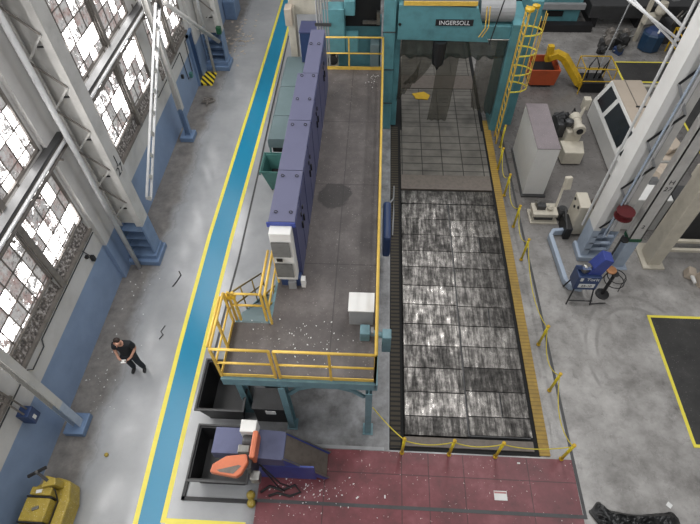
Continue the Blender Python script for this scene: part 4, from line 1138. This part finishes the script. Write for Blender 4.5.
# tall white double column with blue foot
ca = thing('laced_steel_column', (6.9, 10.8, 0), 'tall white laced column on the right with blue foot and U-shaped guard', 'column')
x0, x1, y0, y1 = 6.55, 7.3, 10.5, 11.05
zb = 1.35
MB().box(x0, x0+.05, y0, y1, zb, 12.4).box(x0+.05, x0+.2, y0, y0+.03, zb, 12.4).box(x0+.05, x0+.2, y1-.03, y1, zb, 12.4).build('outer_flange', 'white', ca)
MB().box(x1-.05, x1, y0, y1, zb, 12.4).box(x1-.2, x1-.05, y0, y0+.03, zb, 12.4).build('inner_flange', 'col_white', ca)
MB().box(x0+.05, x1-.05, y0+.12, y0+.15, zb, 12.4).build('web_plate', 'white', ca)
MB().box(x0+.48, x0+.56, y0+.02, y0+.12, zb, 12.4).build('cable_tray', 'rail_white', ca)
MB().box(x0, x0+.05, y0, y1, .2, zb).box(x0+.05, x0+.2, y0, y0+.03, .2, zb).build('foot_plate', 'light_blue', ca)
MB().box(x1-.05, x1, y0, y1, .2, zb).box(x0+.05, x1-.05, y1-.06, y1-.03, .2, zb).build('foot_plate', 'light_blue', ca)
MB().box(x0-.08, x1+.06, y0-.1, y1+.06, 0, .2).build('pedestal', 'light_blue', ca, bev=.02)
z = 1.5; j = 0
while z < 11.6:
    a, b = (x0+.12, x1-.1) if j % 2 == 0 else (x1-.1, x0+.12)
    MB().bar((a, y0-.02, z), (b, y0-.02, z+.8), .02, .06).build('lacing_bar', 'black' if j % 2 == 0 else 'grey', ca)
    z += .8; j += 1
for z in (.45, .75, 1.05): MB().box(x0+.05, x1-.05, y0+.0, y0+.1, z, z+.04).build('rib', 'light_blue', ca)
MB().path([(6.3, 11.55, .14), (5.9, 11.5, .14), (5.76, 11.3, .14), (5.88, 9.5, .14), (6.0, 9.3, .14), (6.35, 9.25, .14)], 0, rect=(.14, .24)).build('guard', 'light_blue', ca, bev=.03)
# pipes along the column face
MB().path([(x0-.04, y1+.1, .9), (x0-.04, y1+.1, 12)], .035, 8).build('pipe', 'rail_white', ca)
MB().path([(x0+.32, y0-.08, 1.2), (x0+.32, y0-.08, 12)], .03, 8).build('pipe', 'light_blue', ca)
MB().path([(x0+.42, y0-.06, 1.2), (x0+.42, y0-.06, 12)], .02, 8).build('pipe', 'rail_white', ca)
cb = thing('steel_post', (7.65, 10.4, 0), 'white steel post marked H 27 with blue foot, right of the laced column', 'column')
MB().box(7.5, 7.85, 10.2, 10.23, 1.35, 12).box(7.5, 7.53, 10.2, 10.5, 1.35, 12).box(7.82, 7.85, 10.2, 10.5, 1.35, 12).build('post', 'col_white', cb)
MB().box(7.5, 7.85, 10.2, 10.5, .03, 1.25).build('foot', 'light_blue', cb, bev=.01)
MB().box(7.48, 7.87, 10.18, 10.52, 1.25, 1.37).build('collar', 'green', cb)
text('lettering', 'H', .2, (7.68, 10.195, 3.62), (PI/2, 0, .0), 'decal_black', cb)
text('lettering', '27', .2, (7.68, 10.195, 3.38), (PI/2, 0, .0), 'decal_black', cb)
text('lettering', '2', .18, (7.68, 10.195, 1.9), (PI/2, 0, .0), 'decal_black', cb)
for z in (3.3, 6.6):
    tag(MB().box(7.3, 7.5, 10.45, 10.6, z, z+.16).build('tie_beam', 'grey'), 'grey tie beam joining the laced column to the H 27 post, ' + ('lower one' if z < 4 else 'upper one'), 'beam')
MB().box(7.42, 7.95, 10.1, 10.6, 0, .03).build('foot_plate', 'light_blue', cb)
rh = thing('hose_reel', (6.95, 10.2, 2.2), 'dark red round hose reel on the laced column above the dust collector', 'reel')
MB().lathe((6.95, 10.2, 2.3), [(.03, 0), (.25, .01), (.25, .04), (.12, .05), (.12, .2), (.25, .21), (.25, .24), (.03, .25)], 22).build('spool', 'red_metal', rh)
MB().box(6.87, 7.03, 10.3, 10.5, 2.2, 2.5).build('bracket', 'red_metal', rh)
t = thing('wall_valve', (7.3, 10.1, 1.3), 'black valve and small gauges between the laced column and its neighbour', 'valve')
MB().lathe((7.35, 10.15, 1.35), [(.02, 0), (.12, .01), (.12, .05), (.02, .06)], 16).build('handwheel', 'black', t)
MB().tube((7.35, 10.3, 0), (7.35, 10.3, 1.4), .03).build('pipe', 'dark_grey', t)
# white sloping handrails high on the right
t = thing('upper_handrail', (7, 14, 7), 'three thin white rails running off to the left from high on the laced right column', 'handrail')
RAILS = [((6.56, 11.08, 6.86), (5.2, 12.1, 7.74)), ((6.56, 11.1, 6.98), (5.15, 12.0, 7.66)), ((6.56, 11.12, 7.23), (5.9, 11.95, 7.6))]

# beige machine frame right edge
bf = thing('press_frame', (9.2, 10.8, 0), 'pale beige steel press frame with cross bar at the right edge', 'machine')
MB().box(8.6, 9.0, 10.3, 10.9, .06, 5.5).build('upright', 'beige', bf, bev=.02)
MB().box(8.45, 9.1, 10.15, 11.2, 0, .06).build('foot_plate', 'beige', bf)
MB().box(9.0, 12.5, 10.6, 10.7, .35, .45).build('cross_bar', 'beige', bf)
MB().box(9.0, 12.5, 10.8, 10.9, .55, .65).build('cross_bar', 'beige', bf)
MB().box(12.2, 12.6, 10.3, 10.9, .06, 5.5).build('upright', 'beige', bf, bev=.02)
MB().box(8.9, 12.5, 10.95, 11.35, 2.9, 3.3).build('head_beam', 'beige', bf, bev=.02)
MB().box(9.4, 12.0, 11.4, 12.6, .1, 1.3).build('inner_bed', 'dark_grey', bf)
for i, (x, y, z, s) in enumerate(((10.1, 9.7, .0, .5), (10.55, 9.4, 0, .4), (9.75, 9.95, 0, .3))):
    t = thing('machine_part', (x, y, 0), ['pale machine casting on the floor at the right edge, largest of three', 'pale machine casting at the right edge, nearest the yellow line', 'pale machine casting beside the press frame, smallest of three'][i], 'machine part')
    MB().rbox((x, y, s*.5), (s, s*.8, s), .5*i+.3, .2).build('casting', 'beige_top', t, bev=.04)
    MB().lathe((x, y-.1, s*.6), [(s*.15, -.3), (s*.2, -.1), (s*.2, .25)], 12, 'Y').build('boss', 'white', t)

# dust collector
dc = thing('dust_collector', (6.2, 9.1, 0), 'dark blue dust collector lettered Torit on black stand by the column', 'machine')
MB().box(5.85, 6.5, 8.9, 9.35, .55, 1.15).build('hopper', 'navy', dc, bev=.02)
MB().prism([(6.1, 9.0, 1.15), (6.5, 9.0, 1.15), (6.62, 9.0, 1.75), (6.35, 9.0, 1.85)], (0, .35, 0)).build('intake_duct', 'blue', dc, bev=.01)
MB().prism([(5.85, 9.35, 1.1), (6.1, 9.35, 1.1), (6.1, 9.05, 1.45), (5.9, 9.1, 1.4)], (0, -.12, .0)).build('side_hood', 'navy', dc)
MB().rbox((6.05, 9.12, 1.3), (.24, .2, .28), .4).build('motor', 'steel', dc, bev=.05)
for x, y in ((5.8, 8.75), (6.5, 8.75), (5.85, 9.4), (6.5, 9.4)):
    MB().tube((x, y, 0), ((x-6.18)*.8+6.18, (y-9.1)*.6+9.1, .6), .022, 8).build('leg', 'black', dc)
MB().tube((5.8, 8.75, .2), (6.5, 8.75, .2), .018, 8).build('stretcher', 'black', dc)
MB().tube((6.5, 8.75, .05), (6.95, 8.8, .05), .018, 8).build('stretcher', 'black', dc)
text('lettering', 'Torit', .17, (6.27, 8.892, 1.05), (PI/2, 0, 0), 'decal_white', dc)
MB().box(5.92, 6.0, 8.885, 8.9, .98, 1.1).build('logo_plate', 'paper', dc)
lp = MB().box(5.95, 6.4, 8.885, 8.9, .68, .84).build('label_plate', 'paper', dc)
text('lettering', '25-10', .13, (6.17, 8.88, .76), (PI/2, 0, 0), 'decal_black', lp)
bl = thing('buffing_wheel', (6.95, 9.2, 0), 'pedestal grinder with copper disc and black cage beside the dust collector', 'grinder')
MB().lathe((6.85, 9.25, 1.05), [(.02, 0), (.15, .01), (.15, .05), (.06, .06)], 20).build('disc', 'copper', bl)
MB().lathe((6.95, 9.15, 0), [(.2, 0), (.2, .04), (.05, .06), (.05, 1.0), (.12, 1.04)], 14).build('pedestal', 'black', bl)
for r, z in ((.26, .95), (.28, .75)):
    MB().path([(7.02+r*math.cos(q*PI/8), 9.12+r*math.sin(q*PI/8), z) for q in range(16)], .015, 6, closed=True).build('guard_ring', 'black', bl)
for q in range(5):
    a = q*2*PI/5; MB().tube((7.02+.26*math.cos(a), 9.12+.26*math.sin(a), .95), (7.02+.3*math.cos(a), 9.12+.3*math.sin(a), .6), .012, 6).build('guard_rod', 'black', bl)

# top right clutter
t = thing('blue_bin', (12.5, 23.0, 0), 'dark blue lidded waste bin at the top right', 'bin')
MB().lathe((12.45, 23.2, 0), [(.4, 0), (.48, .05), (.5, .75), (.45, .82)], 8).build('bin_body', mat('bin_blue', '#1f3c58', .45), t)
MB().lathe((12.45, 23.2, .82), [(.42, 0), (.3, .14), (.1, .18)], 8).build('lid', 'navy', t)
MB().rbox((12.5, 22.95, .97), (.08, .3, .03), -.5, .3).build('lid_tag', 'paper', t)
labs = ['dark pallet stack of machine parts left of the blue bin, leftmost', 'dark jumble of engine parts beside the blue bin', 'small dark machine part with round wheel near the blue bin', 'blue-topped dark machine part in front of the jumble', 'grey machine part at the back of the jumble', 'long dark axle part lying in front of the jumble']
for i, (x, y, s, m_) in enumerate(((10.5, 23.2, .5, 'dark_grey'), (11.25, 23.35, .55, 'black'), (10.85, 23.95, .5, 'brown_pipe'), (10.95, 22.75, .35, 'navy'), (11.55, 24.0, .45, 'steel'), (10.2, 22.75, .3, 'black'))):
    t = thing('machine_part', (x, y, 0), labs[i], 'machine part', 'machine parts heaped at the top right')
    MB().rbox((x, y, s*.4), (s*1.2, s*.7, s*.8), i*.7).build('block', m_, t, bev=.03)
    MB().lathe((x, y-.05, s*.85), [(s*.3, -.2), (s*.34, -.15), (s*.34, .1), (s*.2, .15)], 14, 'Y').build('flywheel', 'dark_grey' if i % 2 else 'brown_pipe', t)
    MB().tube((x-s*.6, y, s*.3), (x+s*.8, y+.1, s*.9), s*.09).build('shaft', 'steel', t)
t = thing('robot_arm', (12.0, 23.9, 0), 'cream articulated drilling arm leaning at the top right', 'machine')
MB().bar((12.05, 23.9, 0.0), (12.1, 23.9, 2.2), .16, .16).build('column', 'beige', t)
MB().rbox((12.3, 23.75, 1.15), (.75, .35, .4), .3, .2).build('body', 'beige', t, bev=.05)
MB().lathe((12.5, 23.6, 1.45), [(.2, 0), (.24, .1), (.18, .5)], 14).build('motor', 'beige', t)
MB().bar((12.1, 23.9, 2.1), (13.1, 24.2, 2.3), .2, .25).build('upper_arm', 'beige', t)
MB().rbox((13.2, 24.2, 2.1), (.35, .35, .7), .2).build('drill_head', 'grey', t, bev=.05)
t = thing('engine_stand', (13.5, 23.8, 0), 'dark jumbled machine with pipes behind the three white rails', 'machine')
MB().rbox((13.7, 24.0, .5), (1.1, .7, 1.0), .2).build('block', 'dark_grey', t, bev=.08)
MB().rbox((14.6, 23.9, .7), (.7, .8, .5), -.3).build('gearbox', 'grey', t, bev=.08)
for q in range(6):
    a = q*1.1; MB().path([(13.3+.2*q, 23.6, .9), (13.2+.22*q, 23.4+.1*math.sin(a), 1.3), (13.5+.2*q, 23.7, 1.5), (13.6+.2*q, 23.9, 1.0)], .04, 6).build('pipe', 'steel' if q % 2 else 'brown_pipe', t, smooth=True)
MB().lathe((13.9, 23.55, .8), [(.1, -.1), (.3, -.08), (.3, .05), (.1, .1)], 16, 'Y').build('flywheel', 'dark_grey', t)
t = thing('yellow_stand', (13.6, 22.6, 0), 'yellow and black tubular stand right of the blue bin', 'stand')
for x, y in ((13.2, 22.2), (14.2, 22.2), (13.2, 23.0), (14.2, 23.0)): MB().tube((x, y, 0), (x, y, 1.1), .035, 8).build('leg', 'mach_yellow', t)
for z in (.5, 1.1): MB().path([(13.2, 22.2, z), (14.2, 22.2, z), (14.2, 23.0, z), (13.2, 23.0, z)], .035, 8, closed=True).build('rail', 'mach_yellow', t)
MB().box(13.3, 14.1, 22.3, 22.9, .3, .5).build('tray', 'black', t)
t = thing('machine_bed', (15, 24.5, 0), 'grey steel workbench with vices in the top right corner', 'workbench')
MB().box(15.2, 18, 23.8, 25.4, .8, .9).build('top', 'grey', t)
MB().box(15.3, 17.8, 24.0, 25.2, 0.0, .8).build('cabinet', 'dark_grey', t)
MB().rbox((15.7, 24.2, 1.1), (.6, .5, .5), .5).build('vice', 'beige', t, bev=.05)
t = tag(MB().tube((9.9, 21.6, 0.0), (10.9, 23.2, 3.4), .03, 8).build('pole', 'grey'), 'thin grey pole slanting in front of the dark machine parts', 'pole')

# things on the floor, near
t = thing('plastic_sheet', (6.1, 3.0, 0), 'crumpled black plastic sheet lying on the floor right of the red zone', 'sheet')
bm = bmesh.new(); nx, ny = 46, 16; G = []
from mathutils import noise as mn
for i in range(nx+1):
    u = i/nx; row = []
    x = 5.15 + 2.0*u
    top = 3.02 + .18*math.exp(-((u-.13)/.07)**2) + .03*math.sin(u*9) + .04*math.exp(-((u-.93)/.05)**2) - .45*max(0, u-.96)*10*.5
    bot = 2.98 - 3.2*u if u < .18 else 2.35
    bot = min(bot, top-.02)
    for j in range(ny+1):
        v = j/ny; y = bot + (top-bot)*v
        e = min(1, 8*min(u, 1-u, v, 1-v))
        h = .02 + e*(.10 + .22*abs(mn.noise(Vector((x*2.2, y*5, 3)))) + .12*abs(mn.noise(Vector((x*7, y*9, 1)))))
        row.append(bm.verts.new((x, y, h)))
    G.append(row)
for i in range(nx):
    for j in range(ny): bm.faces.new((G[i][j], G[i+1][j], G[i+1][j+1], G[i][j+1]))
mb = MB(); mb.bm.free(); mb.bm = bm
o = mb.build('sheet', 'plastic', t); so = o.modifiers.new('s', 'SOLIDIFY'); so.thickness = .01
tag(MB().rbox((6.88, 3.16, .3), (.11, .11, .005), .8).build('white_card', 'paper'), 'small white square card on top of the black plastic sheet', 'card')
t = thing('paper_sheet', (3.16, 3.3, .012), 'white printed paper lying on the red floor', 'paper')
MB().box(3.02, 3.32, 3.15, 3.36, .011, .016).build('sheet', 'paper', t)
MB().box(3.03, 3.31, 3.30, 3.34, .016, .0175).build('printed_band', mat('reddish_print', '#b07a7a', .7), t)
for i, (x, y) in enumerate(((3.7, 4.02), (-.2, 3.05), (.45, 3.1))):
    tag(MB().rbox((x, y, .02), (.07, .03, .015), i*.8).build('paper_scrap', 'paper'), ['tiny white scrap by the yellow strip end on the red floor', 'tiny white scrap on the red floor right of the conveyor ramp', 'tiny white scrap on the red floor below the table corner'][i], 'scrap')

# ------------------------------------------------------------------ camera, world, light
cam = bpy.data.cameras.new('camera'); co = bpy.data.objects.new('camera', cam); COL.objects.link(co)
cam.sensor_fit = 'HORIZONTAL'; cam.sensor_width = 36; cam.lens = 513.63/700*36
cam.clip_end = 200
p_, y_, r_ = (math.radians(v) for v in (52.099, 4.158, -1.552))
cy, sy, cp, sp, cr, sr = math.cos(y_), math.sin(y_), math.cos(p_), math.sin(p_), math.cos(r_), math.sin(r_)
fwd = Vector((-sy*cp, cy*cp, -sp)); right = Vector((cy, sy, 0)); up = right.cross(fwd)
r2 = right*cr + up*sr; u2 = -right*sr + up*cr
R = Matrix((r2, u2, -fwd)).transposed()
co.matrix_world = Matrix.Translation((0, 0, 13)) @ R.to_4x4()
SC.camera = co

for q in ():
    pass
t = bpy.data.objects['upper_handrail']
for i, (a, b) in enumerate(RAILS):
    MB().tube(a, b, .03, 8).build('handrail', 'rail_white', t, smooth=True)

wd = bpy.data.worlds.new('hall_ambient'); SC.world = wd; wd.use_nodes = True
wd.node_tree.nodes['Background'].inputs[0].default_value = (.96, .98, 1.0, 1)
wd.node_tree.nodes['Background'].inputs[1].default_value = .21
def area(name, loc, sx, sy_, power, rot=(0, 0, 0), col=(1, 1, 1)):
    l = bpy.data.lights.new(name, 'AREA'); l.shape = 'RECTANGLE'; l.size = sx; l.size_y = sy_; l.energy = power; l.color = col
    o = bpy.data.objects.new(name, l); COL.objects.link(o); o.location = loc; o.rotation_euler = rot
    return o
for yy, ll in ((11.5, 2.5), (17, 4), (24.5, 4)):
    area('roof_and_fill_light', (3.9, yy, 16.5), 2.4, ll, 150*ll)
area('roof_and_fill_light', (-4, 10, 17), 2, 14, 380)
area('roof_and_fill_light', (10, 8, 17), 2, 10, 620)
area('roof_and_fill_light', (1, -5, 15), 14, 2, 800, (math.radians(48), 0, 0))  # added fill from the camera side for near-facing faces, no actual roof strip
# daylight entering through the glazed left wall
for y, L in ((4.5, 8), (13.5, 4), (18, 3)):
    area('window_daylight', (-7.5, y, 6.6), 3.4, L, 58*L, (0, -PI/2 + .25, 0), (1, .99, .97))

vs = SC.view_settings
vs.view_transform = 'Standard'; vs.look = 'None'; vs.gamma = 1; vs.exposure = 0; vs.use_curve_mapping = False
